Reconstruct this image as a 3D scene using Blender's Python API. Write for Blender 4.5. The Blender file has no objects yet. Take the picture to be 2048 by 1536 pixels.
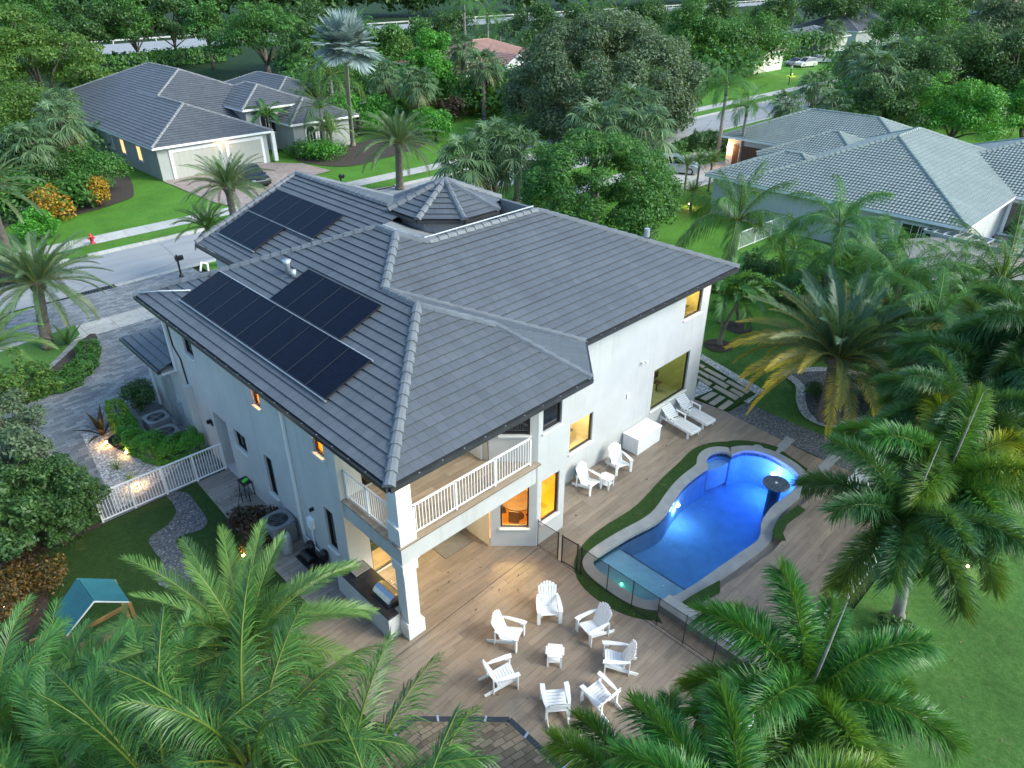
import bpy, math, random
import numpy as np
from mathutils import Vector
R = math.radians
PI = math.pi
random.seed(7)
# ---------------------------------------------------------------- camera
CAM = np.array([-8.07, -12.63, 17.6])
YAW, PITCH, FPX = R(45.5), R(30.3), 1420.0
FW = np.array([math.cos(YAW)*math.cos(PITCH), math.sin(YAW)*math.cos(PITCH), -math.sin(PITCH)])
RT = np.array([math.sin(YAW), -math.cos(YAW), 0.0])
UP = np.cross(RT, FW)
sc = bpy.context.scene
cd = bpy.data.cameras.new('camera'); cam = bpy.data.objects.new('camera', cd)
sc.collection.objects.link(cam); sc.camera = cam
cam.location = CAM
cam.rotation_euler = Vector(FW).to_track_quat('-Z', 'Y').to_euler()
cd.sensor_width = 36.0; cd.lens = FPX/2048*36; cd.clip_end = 3000; cd.clip_start = .1
# ---------------------------------------------------------------- world, sun, exposure
SUN_EL, SUN_AZ = 38, -62          # azimuth measured from +X, counter-clockwise
w = bpy.data.worlds.new('World'); sc.world = w; w.use_nodes = True
wn = w.node_tree; wn.nodes.clear()
sky = wn.nodes.new('ShaderNodeTexSky'); sky.sky_type = 'NISHITA'; sky.sun_disc = False
sky.sun_elevation = R(SUN_EL); sky.sun_rotation = R(90-SUN_AZ)
sky.air_density = 1.0; sky.dust_density = 2.5; sky.ozone_density = 1.2
bg = wn.nodes.new('ShaderNodeBackground'); bg.inputs[1].default_value = 0.15
wo = wn.nodes.new('ShaderNodeOutputWorld')
tn = wn.nodes.new('ShaderNodeMix'); tn.data_type = 'RGBA'; tn.blend_type = 'MULTIPLY'; tn.inputs[0].default_value = 1; tn.inputs[7].default_value = (.80, 1.0, 1.07, 1)
wn.links.new(sky.outputs[0], tn.inputs[6]); wn.links.new(tn.outputs[2], bg.inputs[0]); wn.links.new(bg.outputs[0], wo.inputs[0])
sd = bpy.data.lights.new('sun', 'SUN'); sd.energy = 1.3; sd.angle = R(24); sd.color = (1, .95, .83)
sun = bpy.data.objects.new('sun', sd); sc.collection.objects.link(sun)
sun.rotation_euler = Vector((-math.cos(R(SUN_EL))*math.cos(R(SUN_AZ)), -math.cos(R(SUN_EL))*math.sin(R(SUN_AZ)), -math.sin(R(SUN_EL)))).to_track_quat('-Z', 'Y').to_euler()
sc.view_settings.view_transform = 'Standard'; sc.view_settings.look = 'None'
sc.view_settings.exposure = 1.2; sc.view_settings.gamma = 1
sc.render.engine = 'CYCLES'
sc.cycles.max_bounces = 6; sc.cycles.transparent_max_bounces = 12

# ---------------------------------------------------------------- geometry helpers
def G(px, py, z=0.0):
    """the point of the level plane z that the survey photograph shows at (px, py)"""
    d = FW*FPX + RT*(px-1024) - UP*(py-768)
    return CAM + d*((z-CAM[2])/d[2])
def G2(px, py, z=0.0):
    p = G(px, py, z); return (float(p[0]), float(p[1]))
def mpp(p):
    return float((np.array(p)-CAM) @ FW)/FPX
C = sc.collection
def norm(v):
    v = np.asarray(v, float); return v/(np.linalg.norm(v)+1e-12)

class MB:
    def __init__(s): s.v = []; s.f = []; s.uv = []
    def add(s, vs, fs, uvs=None):
        o = len(s.v); s.v += [tuple(map(float, p)) for p in vs]
        s.f += [tuple(i+o for i in f) for f in fs]
        s.uv += uvs if uvs else [(0, 0)]*len(vs)
        return s
    def box(s, x0, x1, y0, y1, z0, z1):
        if x0 > x1: x0, x1 = x1, x0
        if y0 > y1: y0, y1 = y1, y0
        return s.add([(x0,y0,z0),(x1,y0,z0),(x1,y1,z0),(x0,y1,z0),(x0,y0,z1),(x1,y0,z1),(x1,y1,z1),(x0,y1,z1)],
                     [(3,2,1,0),(4,5,6,7),(0,1,5,4),(1,2,6,5),(2,3,7,6),(3,0,4,7)])
    def obox(s, c, sx, sy, sz, rz=0, rx=0, ry=0):
        """box centred on c, turned by euler (rx, ry, rz)"""
        from mathutils import Euler
        M = Euler((rx, ry, rz)).to_matrix()
        vs = []
        for z in (-.5, .5):
            for x, y in ((-.5,-.5),(.5,-.5),(.5,.5),(-.5,.5)):
                q = M @ Vector((x*sx, y*sy, z*sz)); vs.append((c[0]+q.x, c[1]+q.y, c[2]+q.z))
        return s.add(vs, [(3,2,1,0),(4,5,6,7),(0,1,5,4),(1,2,6,5),(2,3,7,6),(3,0,4,7)])
    def bar(s, p, q, w, h, upv=(0,0,1)):
        p = np.array(p, float); q = np.array(q, float); d = norm(q-p)
        a = np.cross(d, upv)
        if np.linalg.norm(a) < 1e-4: a = np.cross(d, (1,0,0))
        a = norm(a)*w/2; b = norm(np.cross(a, d))*h/2
        return s.add([p-a-b,p+a-b,p+a+b,p-a+b,q-a-b,q+a-b,q+a+b,q-a+b],
                     [(0,1,2,3),(7,6,5,4),(0,4,5,1),(1,5,6,2),(2,6,7,3),(3,7,4,0)])
    def tube(s, pts, rs, n=8, cap=True):
        pts = [np.array(p, float) for p in pts]
        if not hasattr(rs, '__len__'): rs = [rs]*len(pts)
        o = len(s.v); ring = []
        ref = np.array((0.13, .31, .94))
        for i, p in enumerate(pts):
            d = norm(pts[min(i+1, len(pts)-1)]-pts[max(i-1, 0)])
            a = np.cross(d, ref)
            if np.linalg.norm(a) < .15: a = np.cross(d, (1, 0, 0))
            a = norm(a); b = np.cross(d, a)
            if i and np.dot(a, pa) < 0: a, b = -a, -b
            pa = a
            ring += [p+rs[i]*(a*math.cos(2*PI*k/n)+b*math.sin(2*PI*k/n)) for k in range(n)]
        fs = []
        for i in range(len(pts)-1):
            for k in range(n):
                a0 = i*n+k; a1 = i*n+(k+1) % n
                fs.append((a0, a1, a1+n, a0+n))
        if cap: fs += [tuple(range(n))[::-1], tuple((len(pts)-1)*n+k for k in range(n))]
        return s.add(ring, fs)
    def lathe(s, c, prof, n=20, sx=1, sy=1):
        vs = []; fs = []
        for r, z in prof:
            vs += [(c[0]+sx*r*math.cos(2*PI*k/n), c[1]+sy*r*math.sin(2*PI*k/n), c[2]+z) for k in range(n)]
        for i in range(len(prof)-1):
            for k in range(n):
                fs.append((i*n+k, i*n+(k+1) % n, (i+1)*n+(k+1) % n, (i+1)*n+k))
        fs += [tuple(range(n))[::-1], tuple((len(prof)-1)*n+k for k in range(n))]
        return s.add(vs, fs)
    def prism(s, pts, z0, z1):
        n = len(pts)
        a = sum(pts[i][0]*pts[(i+1) % n][1]-pts[(i+1) % n][0]*pts[i][1] for i in range(n))
        if a < 0: pts = pts[::-1]
        vs = [(x, y, z0) for x, y in pts]+[(x, y, z1) for x, y in pts]
        return s.add(vs, [tuple(range(n))[::-1], tuple(range(n, 2*n))]+[(i, (i+1) % n, (i+1) % n+n, i+n) for i in range(n)])
    def poly(s, pts): return s.add(pts, [tuple(range(len(pts)))])
    def build(s, name, m, parent=None, smooth=False, bevel=0):
        me = bpy.data.meshes.new(name); me.from_pydata(s.v, [], s.f)
        if any(u != (0, 0) for u in s.uv):
            ul = me.uv_layers.new(name='UVMap'); li = np.zeros(len(me.loops), dtype=np.int32)
            me.loops.foreach_get('vertex_index', li); ua = np.array(s.uv, dtype=np.float32)[li]
            ul.data.foreach_set('uv', ua.ravel())
        me.materials.append(m)
        if smooth: me.polygons.foreach_set('use_smooth', [True]*len(me.polygons))
        me.update()
        o = bpy.data.objects.new(name, me); C.objects.link(o)
        if parent: o.parent = parent
        if bevel:
            b = o.modifiers.new('bevel', 'BEVEL'); b.width = bevel; b.segments = 2; b.limit_method = 'ANGLE'
        return o

def thing(name, label, cat, loc=(0,0,0), rz=0, group=None):
    o = bpy.data.objects.new(name, None); C.objects.link(o); o.empty_display_size = .2
    o.location = loc; o.rotation_euler = (0, 0, rz)
    o['label'] = label; o['category'] = cat
    if group: o['group'] = group
    return o
def tag(o, label, cat, group=None):
    o['label'] = label; o['category'] = cat
    if group: o['group'] = group
    return o
def struct(o): o['kind'] = 'structure'; return o
def dup(root, loc, rz, label, group=None, scale=None):
    r = root.copy(); C.objects.link(r); r.location = loc; r.rotation_euler = (0, 0, rz); r['label'] = label
    if group: r['group'] = group
    if scale: r.scale = scale
    for ch in list(root.children):
        c = ch.copy(); C.objects.link(c); c.parent = r
        for g in list(ch.children):
            d = g.copy(); C.objects.link(d); d.parent = c
    return r
def lamp(name, loc, e, col=(1,.6,.28), r=.06, parent=None, kind='POINT'):
    l = bpy.data.lights.new(name, kind); l.energy = e; l.color = col
    if kind == 'POINT': l.shadow_soft_size = r
    o = bpy.data.objects.new(name, l); C.objects.link(o); o.location = loc
    if parent: o.parent = parent
    return o

# ---------------------------------------------------------------- materials
def new_mat(name):
    m = bpy.data.materials.new(name); m.use_nodes = True
    nt = m.node_tree; b = nt.nodes['Principled BSDF']
    return m, nt, b
def N(nt, t, **k):
    n = nt.nodes.new(t)
    for a, v in k.items():
        if a.startswith('i_'):
            key = a[2:]
            n.inputs[int(key) if key.isdigit() else key.replace('_', ' ')].default_value = v
        else: setattr(n, a, v)
    return n
def ramp(nt, fac, stops):
    r = N(nt, 'ShaderNodeValToRGB'); e = r.color_ramp.elements
    while len(e) < len(stops): e.new(.5)
    for i, (p, c) in enumerate(stops): e[i].position = p; e[i].color = (*c, 1)
    nt.links.new(fac, r.inputs[0]); return r.outputs[0]
def mixc(nt, fac, a, b, mode='MIX'):
    n = N(nt, 'ShaderNodeMix', data_type='RGBA', blend_type=mode)
    for i, v in ((0, fac), (6, a), (7, b)):
        if hasattr(v, 'is_linked'): nt.links.new(v, n.inputs[i])
        elif isinstance(v, (int, float)): n.inputs[i].default_value = v
        else: n.inputs[i].default_value = (*v, 1)
    return n.outputs[2]
def noise(nt, co, scale, detail=4, rough=.55):
    n = N(nt, 'ShaderNodeTexNoise'); n.inputs['Scale'].default_value = scale
    n.inputs['Detail'].default_value = detail; n.inputs['Roughness'].default_value = rough
    nt.links.new(co, n.inputs['Vector']); return n.outputs[0]
def bump(nt, b, h, dist, strength=1.0):
    n = N(nt, 'ShaderNodeBump'); n.inputs['Distance'].default_value = dist; n.inputs['Strength'].default_value = strength
    nt.links.new(h, n.inputs['Height']); nt.links.new(n.outputs[0], b.inputs['Normal'])
def wpos(nt): return N(nt, 'ShaderNodeNewGeometry').outputs['Position']
def mapped(nt, co, scale=(1,1,1), rot=(0,0,0), loc=(0,0,0)):
    m = N(nt, 'ShaderNodeMapping'); m.inputs['Scale'].default_value = scale
    m.inputs['Rotation'].default_value = rot; m.inputs['Location'].default_value = loc
    nt.links.new(co, m.inputs[0]); return m.outputs[0]
def mul(c, k): return tuple(min(1, x*k) for x in c)

def surf(name, col, rough=.6, var=.12, scale=3, bd=0, bs=60, metal=0, spec=.5, fine=0):
    """a plain surface with large soft tone changes, a little fine grain and optional bump"""
    m, nt, b = new_mat(name); co = N(nt, 'ShaderNodeTexCoord').outputs['Object']
    f = noise(nt, co, scale, 5, .6)
    c = ramp(nt, f, [(.3, mul(col, 1-var)), (.7, mul(col, 1+var))])
    if fine:
        f2 = noise(nt, co, bs, 3, .6)
        c = mixc(nt, f2, c, mixc(nt, fine, c, (0,0,0)))
    nt.links.new(c, b.inputs['Base Color'])
    b.inputs['Roughness'].default_value = rough; b.inputs['Metallic'].default_value = metal
    b.inputs['Specular IOR Level'].default_value = spec
    if bd: bump(nt, b, noise(nt, co, bs, 3, .7), bd)
    return m

def leaf(name, c1, c2, c3=None, rough=.45, trans=.3, tipc=None, spec=.4):
    m, nt, b = new_mat(name); g = N(nt, 'ShaderNodeNewGeometry')
    stops = [(0, c1), (.6, c2)]+([(1, c3)] if c3 else [(1, mul(c2, 1.25))])
    c = ramp(nt, g.outputs['Random Per Island'], stops)
    f = noise(nt, g.outputs['Position'], .55, 2)
    c = mixc(nt, f, mixc(nt, .55, c, mul(c1, .55)), c)
    if tipc:
        a = N(nt, 'ShaderNodeAttribute', attribute_name='tip')
        c = mixc(nt, a.outputs['Fac'], c, tipc)
    nt.links.new(c, b.inputs['Base Color'])
    b.inputs['Roughness'].default_value = rough; b.inputs['Specular IOR Level'].default_value = spec
    t = N(nt, 'ShaderNodeBsdfTranslucent'); nt.links.new(mixc(nt, .5, c, (.25,.45,.03)), t.inputs[0])
    mx = N(nt, 'ShaderNodeMixShader'); mx.inputs[0].default_value = trans
    nt.links.new(b.outputs[0], mx.inputs[1]); nt.links.new(t.outputs[0], mx.inputs[2])
    nt.links.new(mx.outputs[0], nt.nodes['Material Output'].inputs[0])
    return m

M = {}
def stucco(name, col):
    m, nt, b = new_mat(name); p = wpos(nt)
    c = ramp(nt, noise(nt, p, .6, 6, .65), [(.3, mul(col, .90)), (.7, mul(col, 1.06))])
    st = noise(nt, mapped(nt, p, scale=(2.6, 2.6, .16)), 1, 5, .7)
    c = mixc(nt, .55, c, ramp(nt, st, [(.30, (.78,.77,.74)), (.46, (1,1,1)), (1, (1,1,1))]), 'MULTIPLY')
    c = mixc(nt, .5, c, ramp(nt, noise(nt, p, 70, 3, .8), [(.3, (.86,.86,.86)), (.6, (1,1,1))]), 'MULTIPLY')
    nt.links.new(c, b.inputs['Base Color']); b.inputs['Roughness'].default_value = .9
    bump(nt, b, noise(nt, p, 38, 4, .8), .012); return m
M['stucco'] = stucco('stucco', (.54,.545,.54))
M['stucco_trim'] = surf('stucco_trim', (.68,.68,.67), .8, .04, 1, .002, 60)
M['cream'] = surf('cream_plaster', (.66,.63,.55), .85, .04, 1, .002, 50)
M['white'] = surf('white_paint', (.80,.80,.80), .45, .04, 2, 0)
M['plastic'] = surf('white_plastic', (.82,.82,.83), .4, .03, 2, 0)
M['black'] = surf('black_metal', (.012,.012,.014), .4, .2, 2, 0)
M['frame'] = surf('dark_frame', (.02,.016,.014), .4, .2, 2, 0)
M['steel'] = surf('stainless_steel', (.55,.55,.56), .22, .08, 6, 0, metal=1)
M['galv'] = surf('galvanised', (.5,.53,.56), .45, .12, 6, 0, metal=.6)
M['acgrey'] = surf('condenser_grey', (.17,.18,.19), .5, .1, 4, 0)
M['gutter'] = surf('gutter_bronze', (.055,.057,.06), .35, .2, 3, 0, metal=.3)
M['concrete'] = surf('concrete', (.42,.42,.40), .85, .12, 1.2, .004, 40, fine=.1)
M['coping'] = surf('coping_stone', (.31,.32,.32), .75, .14, 1.8, .004, 30, fine=.12)
M['bark'] = surf('bark', (.15,.125,.10), .9, .35, 5, .03, 12)
M['trunkgrey'] = surf('palm_trunk_grey', (.24,.22,.19), .85, .25, 4, .015, 14)
M['shaft'] = surf('crownshaft_green', (.13,.20,.09), .5, .2, 4, 0)
M['mulch'] = surf('mulch', (.07,.052,.042), .95, .4, 6, .03, 25, fine=.5)
M['wood'] = surf('yellow_timber', (.35,.20,.07), .7, .2, 4, 0)
M['red'] = surf('hydrant_red', (.5,.02,.03), .45, .1, 4, 0)
M['orange'] = surf('orange_plastic', (.8,.15,.02), .5, .1, 4, 0)
M['teal'] = surf('teal_canvas', (.02,.13,.15), .7, .12, 3, .002, 120)
M['granite'] = surf('black_granite', (.03,.03,.035), .25, .3, 5, 0, fine=.3)

def roofmat(name, col, tw=.33, th=.36, var=.16, joint=.45, wavy=False, rough=.55):
    m, nt, b = new_mat(name); uv = N(nt, 'ShaderNodeTexCoord').outputs['UV']
    br = N(nt, 'ShaderNodeTexBrick'); nt.links.new(uv, br.inputs['Vector'])
    br.offset = .5; br.offset_frequency = 2
    for k, v in (('Scale', 1), ('Mortar Size', .006), ('Mortar Smooth', .1), ('Bias', 0), ('Brick Width', tw), ('Row Height', th)):
        br.inputs[k].default_value = v
    br.inputs['Color1'].default_value = (*mul(col, 1-var), 1); br.inputs['Color2'].default_value = (*mul(col, 1+var), 1)
    br.inputs['Mortar'].default_value = (*mul(col, joint), 1)
    g = wpos(nt)
    f = noise(nt, g, .5, 6, .65)
    c = mixc(nt, .9, br.outputs[0], ramp(nt, f, [(.25, (.76,.76,.77)), (.75, (1,1,1))]), 'MULTIPLY')
    st = noise(nt, mapped(nt, uv, scale=(1.6, .22, 1)), 1, 6, .7)
    c = mixc(nt, .7, c, ramp(nt, st, [(.3, (.80,.82,.80)), (.5, (1,1,1)), (.8, (1,1,1))]), 'MULTIPLY')
    f2 = noise(nt, g, 22, 3, .7)
    c = mixc(nt, .5, c, ramp(nt, f2, [(.3, (.75,.75,.75)), (.7, (1,1,1))]), 'MULTIPLY')
    nt.links.new(c, b.inputs['Base Color']); b.inputs['Roughness'].default_value = rough
    if wavy:
        wv = N(nt, 'ShaderNodeTexWave', wave_type='BANDS', bands_direction='X'); wv.inputs['Scale'].default_value = 1/(tw*2)*2*PI/10*2
        wv.inputs['Scale'].default_value = .314/tw*1.0
        nt.links.new(uv, wv.inputs['Vector']); bump(nt, b, wv.outputs['Fac'], .05)
    else: bump(nt, b, f2, .004)
    return m
M['tile'] = roofmat('charcoal_roof_tile', (.115,.127,.142), .33, .33, var=.08, joint=.4)
M['cap'] = surf('ridge_cap_tile', (.138,.150,.164), .6, .2, 2, .004, 30)
M['tileNL'] = roofmat('brown_grey_roof_tile', (.12,.125,.135), .4, .42, var=.1)
M['tileG'] = roofmat('green_grey_barrel_tile', (.27,.315,.295), .25, .34, wavy=True, joint=.75, var=.07)
M['capG'] = surf('green_ridge_cap', (.22,.26,.24), .7, .2, 3, .004, 30)
M['tileP'] = roofmat('terracotta_roof_tile', (.40,.22,.17), .35, .45, var=.1)
M['capP'] = surf('terracotta_cap', (.4,.24,.19), .7, .2, 3)
M['flash'] = surf('roof_flashing', (.20,.205,.205), .8, .15, 1.5, .003, 20)

def gridmat(name, c1, c2, mortar, bw, rh, off=.5, ms=.008, rough=.7, rot=0, grain=None, stain=.3, bd=.003, freq=2):
    m, nt, b = new_mat(name); p = wpos(nt); co = mapped(nt, p, rot=(0,0,rot))
    br = N(nt, 'ShaderNodeTexBrick'); nt.links.new(co, br.inputs['Vector']); br.offset = off; br.offset_frequency = freq
    for k, v in (('Scale', 1), ('Mortar Size', ms), ('Mortar Smooth', .1), ('Bias', 0), ('Brick Width', bw), ('Row Height', rh)):
        br.inputs[k].default_value = v
    br.inputs['Color1'].default_value = (*c1, 1); br.inputs['Color2'].default_value = (*c2, 1); br.inputs['Mortar'].default_value = (*mortar, 1)
    c = br.outputs[0]
    if grain:
        gco = mapped(nt, co, scale=grain)
        c = mixc(nt, .75, c, ramp(nt, noise(nt, gco, 1, 7, .7), [(.30, (.50,.49,.49)), (.5, (.88,.87,.86)), (.68, (1.0,.98,.95))]), 'MULTIPLY')
    c = mixc(nt, stain, c, ramp(nt, noise(nt, p, .45, 5, .65), [(.3, (.55,.55,.57)), (.7, (1,1,1))]), 'MULTIPLY')
    nt.links.new(c, b.inputs['Base Color']); b.inputs['Roughness'].default_value = rough
    inv = N(nt, 'ShaderNodeMath', operation='SUBTRACT'); inv.inputs[0].default_value = 1
    nt.links.new(br.outputs['Fac'], inv.inputs[1]); bump(nt, b, inv.outputs[0], bd)
    return m
M['deck'] = gridmat('wood_look_porcelain', (.27,.21,.155), (.355,.28,.21), (.20,.155,.12), 1.25, .21, .37, .004, .45, 0, (.7,6,1), .5, freq=3)
M['balcony_tile'] = gridmat('balcony_wood_tile', (.36,.28,.20), (.52,.42,.32), (.2,.16,.12), 1.2, .2, .4, .004, .5, 0, (1.2,10,1), .3)
M['sidedeck'] = gridmat('grey_wood_look_tile', (.26,.235,.21), (.38,.345,.31), (.13,.12,.11), 1.25, .21, .37, .005, .5, 0, (1.0,9,1), .4)
M['paver'] = gridmat('grey_pavers', (.16,.175,.19), (.34,.355,.37), (.13,.14,.15), .42, .21, .5, .008, .8, .0, (9,12,1), .35)
M['paverPink'] = gridmat('pink_pavers', (.33,.25,.22), (.47,.38,.34), (.25,.2,.18), .3, .2, .5, .008, .8, .3, (3,5,1), .4)
M['sidewalk'] = gridmat('sidewalk_slabs', (.50,.49,.46), (.56,.55,.52), (.33,.32,.30), 1.6, 5, 0, .02, .9, 0, (3,3,1), .5)
M['shingle'] = gridmat('tan_shingles', (.17,.125,.08), (.36,.27,.18), (.12,.09,.06), .34, .16, .35, .01, .9, .0, (3,3,3), .3, .01)
M['brickgar'] = gridmat('garage_planks', (.12,.05,.025), (.17,.07,.035), (.03,.015,.01), 5, .25, 0, .02, .6, 0, (1,6,6))

def grassmat(name, a, b_, c_, patch=.35):
    m, nt, b = new_mat(name); p = wpos(nt)
    f = mixc(nt, .5, noise(nt, p, 5, 6, .85), noise(nt, mapped(nt, p, scale=(1, .45, 1), rot=(0,0,.6)), 26, 4, .9)); f2 = noise(nt, p, .35, 5, .6)
    c = ramp(nt, f, [(.38, a), (.5, b_), (.62, c_)])
    dry = noise(nt, p, .9, 7, .7); c = mixc(nt, ramp(nt, dry, [(.60, (0,0,0)), (.75, (.55,.55,.55))]), c, (.22,.22,.08))
    c = mixc(nt, patch, c, ramp(nt, f2, [(.32, (.45,.5,.4)), (.66, (1,1,1))]), 'MULTIPLY')
    nt.links.new(c, b.inputs['Base Color']); b.inputs['Roughness'].default_value = .85
    b.inputs['Specular IOR Level'].default_value = .2
    bump(nt, b, noise(nt, p, 30, 4, .85), .06); return m
M['lawn'] = grassmat('street_lawn', (.06,.17,.018), (.10,.26,.028), (.15,.32,.05), .6)
M['backlawn'] = grassmat('back_lawn', (.06,.15,.028), (.095,.235,.045), (.17,.31,.09), .7)
M['turf'] = grassmat('artificial_turf', (.022,.055,.012), (.035,.085,.018), (.06,.12,.03), .3)
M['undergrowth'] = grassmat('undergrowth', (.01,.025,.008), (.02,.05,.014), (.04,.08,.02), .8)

def gravelmat(name, lo, hi, scale=14):
    m, nt, b = new_mat(name); p = wpos(nt)
    v = N(nt, 'ShaderNodeTexVoronoi'); v.inputs['Scale'].default_value = scale; nt.links.new(p, v.inputs['Vector'])
    sp = N(nt, 'ShaderNodeSeparateColor'); nt.links.new(v.outputs['Color'], sp.inputs[0])
    c = ramp(nt, sp.outputs[0], [(0, lo), (.85, hi), (1, mul(hi, 1.6))])
    c = mixc(nt, .8, c, ramp(nt, v.outputs['Distance'], [(.2, (1,1,1)), (.65, (.35,.35,.35))]), 'MULTIPLY')
    nt.links.new(c, b.inputs['Base Color']); b.inputs['Roughness'].default_value = .8
    n = N(nt, 'ShaderNodeMath', operation='SUBTRACT'); n.inputs[0].default_value = 1
    nt.links.new(v.outputs['Distance'], n.inputs[1]); bump(nt, b, n.outputs[0], .03); return m
M['greygravel'] = gravelmat('slate_gravel', (.09,.10,.115), (.21,.22,.24), 16)
M['slab'] = surf('cream_slab', (.42,.37,.30), .8, .12, 2, .003, 40, fine=.1)
M['whitegravel'] = gravelmat('white_pebbles', (.42,.42,.42), (.8,.8,.8), 13)
def asphalt():
    m, nt, b = new_mat('asphalt'); p = wpos(nt)
    c = ramp(nt, noise(nt, p, 60, 3, .8), [(.3, (.27,.275,.28)), (.7, (.40,.405,.41))])
    c = mixc(nt, .8, c, ramp(nt, noise(nt, mapped(nt, p, scale=(.12,.7,1)), 1.2, 6, .65), [(.3, (.7,.7,.72)), (.7, (1,1,1))]), 'MULTIPLY')
    v = N(nt, 'ShaderNodeTexVoronoi', feature='DISTANCE_TO_EDGE'); v.inputs['Scale'].default_value = .16
    nt.links.new(mixc(nt, .12, p, N(nt, 'ShaderNodeTexNoise').outputs['Color']), v.inputs['Vector'])
    c = mixc(nt, .55, c, ramp(nt, v.outputs['Distance'], [(.0, (.4,.4,.4)), (.012, (1,1,1))]), 'MULTIPLY')
    nt.links.new(c, b.inputs['Base Color']); b.inputs['Roughness'].default_value = .85; return m
M['asphalt'] = asphalt()
def emis(name, col, st):
    m, nt, b = new_mat(name); b.inputs['Base Color'].default_value = (*col, 1)
    b.inputs['Emission Color'].default_value = (*col, 1); b.inputs['Emission Strength'].default_value = st; return m
M['bulb'] = emis('warm_bulb', (1,.62,.28), 12)
M['poolbulb_and_sparkle'] = emis('pool_lamp_and_sparkle', (.5,.55,1), 30)
M['greenbulb'] = emis('green_pool_lamp', (.15,1,.5), 4)
def glass(name, tint=(.75,.8,.78), refl=.06, dark=None):
    """window pane: mostly see-through, mirrors more at grazing angles"""
    m, nt, b = new_mat(name); nt.nodes.remove(b)
    t = N(nt, 'ShaderNodeBsdfTransparent'); t.inputs[0].default_value = (*tint, 1)
    g = N(nt, 'ShaderNodeBsdfGlossy'); g.inputs['Roughness'].default_value = .02; g.inputs[0].default_value = (.9,.9,.9,1)
    lw = N(nt, 'ShaderNodeFresnel'); lw.inputs[0].default_value = 1.5
    mx = N(nt, 'ShaderNodeMixShader'); nt.links.new(lw.outputs[0], mx.inputs[0])
    nt.links.new(t.outputs[0], mx.inputs[1]); nt.links.new(g.outputs[0], mx.inputs[2])
    nt.links.new(mx.outputs[0], nt.nodes['Material Output'].inputs[0]); return m
M['glass'] = glass('window_glass')
M['darkglass'] = surf('dark_glass', (.018,.022,.026), .06, .3, 1.2, 0, spec=.8)
M['meshfab'], _nt, _b = new_mat('pool_fence_mesh'); _b.inputs['Base Color'].default_value = (.012,.012,.014,1); _b.inputs['Roughness'].default_value = .6
_t = _nt.nodes.new('ShaderNodeBsdfTransparent'); _m = _nt.nodes.new('ShaderNodeMixShader'); _m.inputs[0].default_value = .5
_nt.links.new(_b.outputs[0], _m.inputs[1]); _nt.links.new(_t.outputs[0], _m.inputs[2]); _nt.links.new(_m.outputs[0], _nt.nodes['Material Output'].inputs[0])
def room(name, col):
    return surf(name, col, .8, .1, 1.5)
M['room_amber'] = room('amber_room_wall', (.80,.50,.07)); M['room_cream'] = room('cream_room_wall', (.75,.66,.42))
M['room_olive'] = room('olive_room_wall', (.42,.45,.20)); M['furn'] = surf('dark_furniture', (.08,.05,.03), .5, .3, 5)
def solar():
    m, nt, b = new_mat('solar_cells'); co = N(nt, 'ShaderNodeTexCoord').outputs['UV']
    br = N(nt, 'ShaderNodeTexBrick'); nt.links.new(co, br.inputs['Vector']); br.offset = 0
    for k, v in (('Scale', 1), ('Mortar Size', .0035), ('Mortar Smooth', .1), ('Bias', 0), ('Brick Width', .18), ('Row Height', .09)): br.inputs[k].default_value = v
    br.inputs['Color1'].default_value = (.004,.006,.014,1); br.inputs['Color2'].default_value = (.006,.009,.02,1); br.inputs['Mortar'].default_value = (.012,.02,.035,1)
    nt.links.new(br.outputs[0], b.inputs['Base Color']); b.inputs['Roughness'].default_value = .35; b.inputs['Specular IOR Level'].default_value = .07; return m
M['solar'] = solar()
def water():
    m, nt, b = new_mat('pool_water'); nt.nodes.remove(b); p = wpos(nt)
    t = N(nt, 'ShaderNodeBsdfTransparent'); t.inputs[0].default_value = (.92,.97,1,1)
    g = N(nt, 'ShaderNodeBsdfGlossy'); g.inputs['Roughness'].default_value = .03
    f = N(nt, 'ShaderNodeFresnel'); f.inputs[0].default_value = 1.33
    bp = N(nt, 'ShaderNodeBump'); bp.inputs['Distance'].default_value = .06; bp.inputs['Strength'].default_value = .9
    nt.links.new(noise(nt, p, 5, 4, .6), bp.inputs['Height'])
    nt.links.new(bp.outputs[0], g.inputs['Normal']); nt.links.new(bp.outputs[0], f.inputs['Normal'])
    mx = N(nt, 'ShaderNodeMixShader'); nt.links.new(f.outputs[0], mx.inputs[0])
    nt.links.new(t.outputs[0], mx.inputs[1]); nt.links.new(g.outputs[0], mx.inputs[2])
    nt.links.new(mx.outputs[0], nt.nodes['Material Output'].inputs[0]); return m
M['water'] = water()
def water_volume(mat):
    nt = mat.node_tree; v = N(nt, 'ShaderNodeVolumeAbsorption'); v.inputs['Color'].default_value = (.10, .62, .92, 1); v.inputs['Density'].default_value = .28
    nt.links.new(v.outputs[0], nt.nodes['Material Output'].inputs['Volume'])
water_volume(M['water'])
M['water_side'], _nt, _b = new_mat('pool_water_side'); _nt.nodes.remove(_b); _t = _nt.nodes.new('ShaderNodeBsdfTransparent')
_nt.links.new(_t.outputs[0], _nt.nodes['Material Output'].inputs[0]); water_volume(M['water_side'])
M['shelf'] = surf('shelf_plaster', (.36,.52,.58), .7, .12, 2, .004, 30, fine=.1)
M['plaster'] = surf('pool_plaster', (.38,.58,.64), .7, .12, 2, .004, 30, fine=.1)
M['pooltile'] = gridmat('pool_tile', (.05,.07,.10), (.10,.13,.17), (.2,.2,.2), .15, .15, 0, .006, .3)
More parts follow.
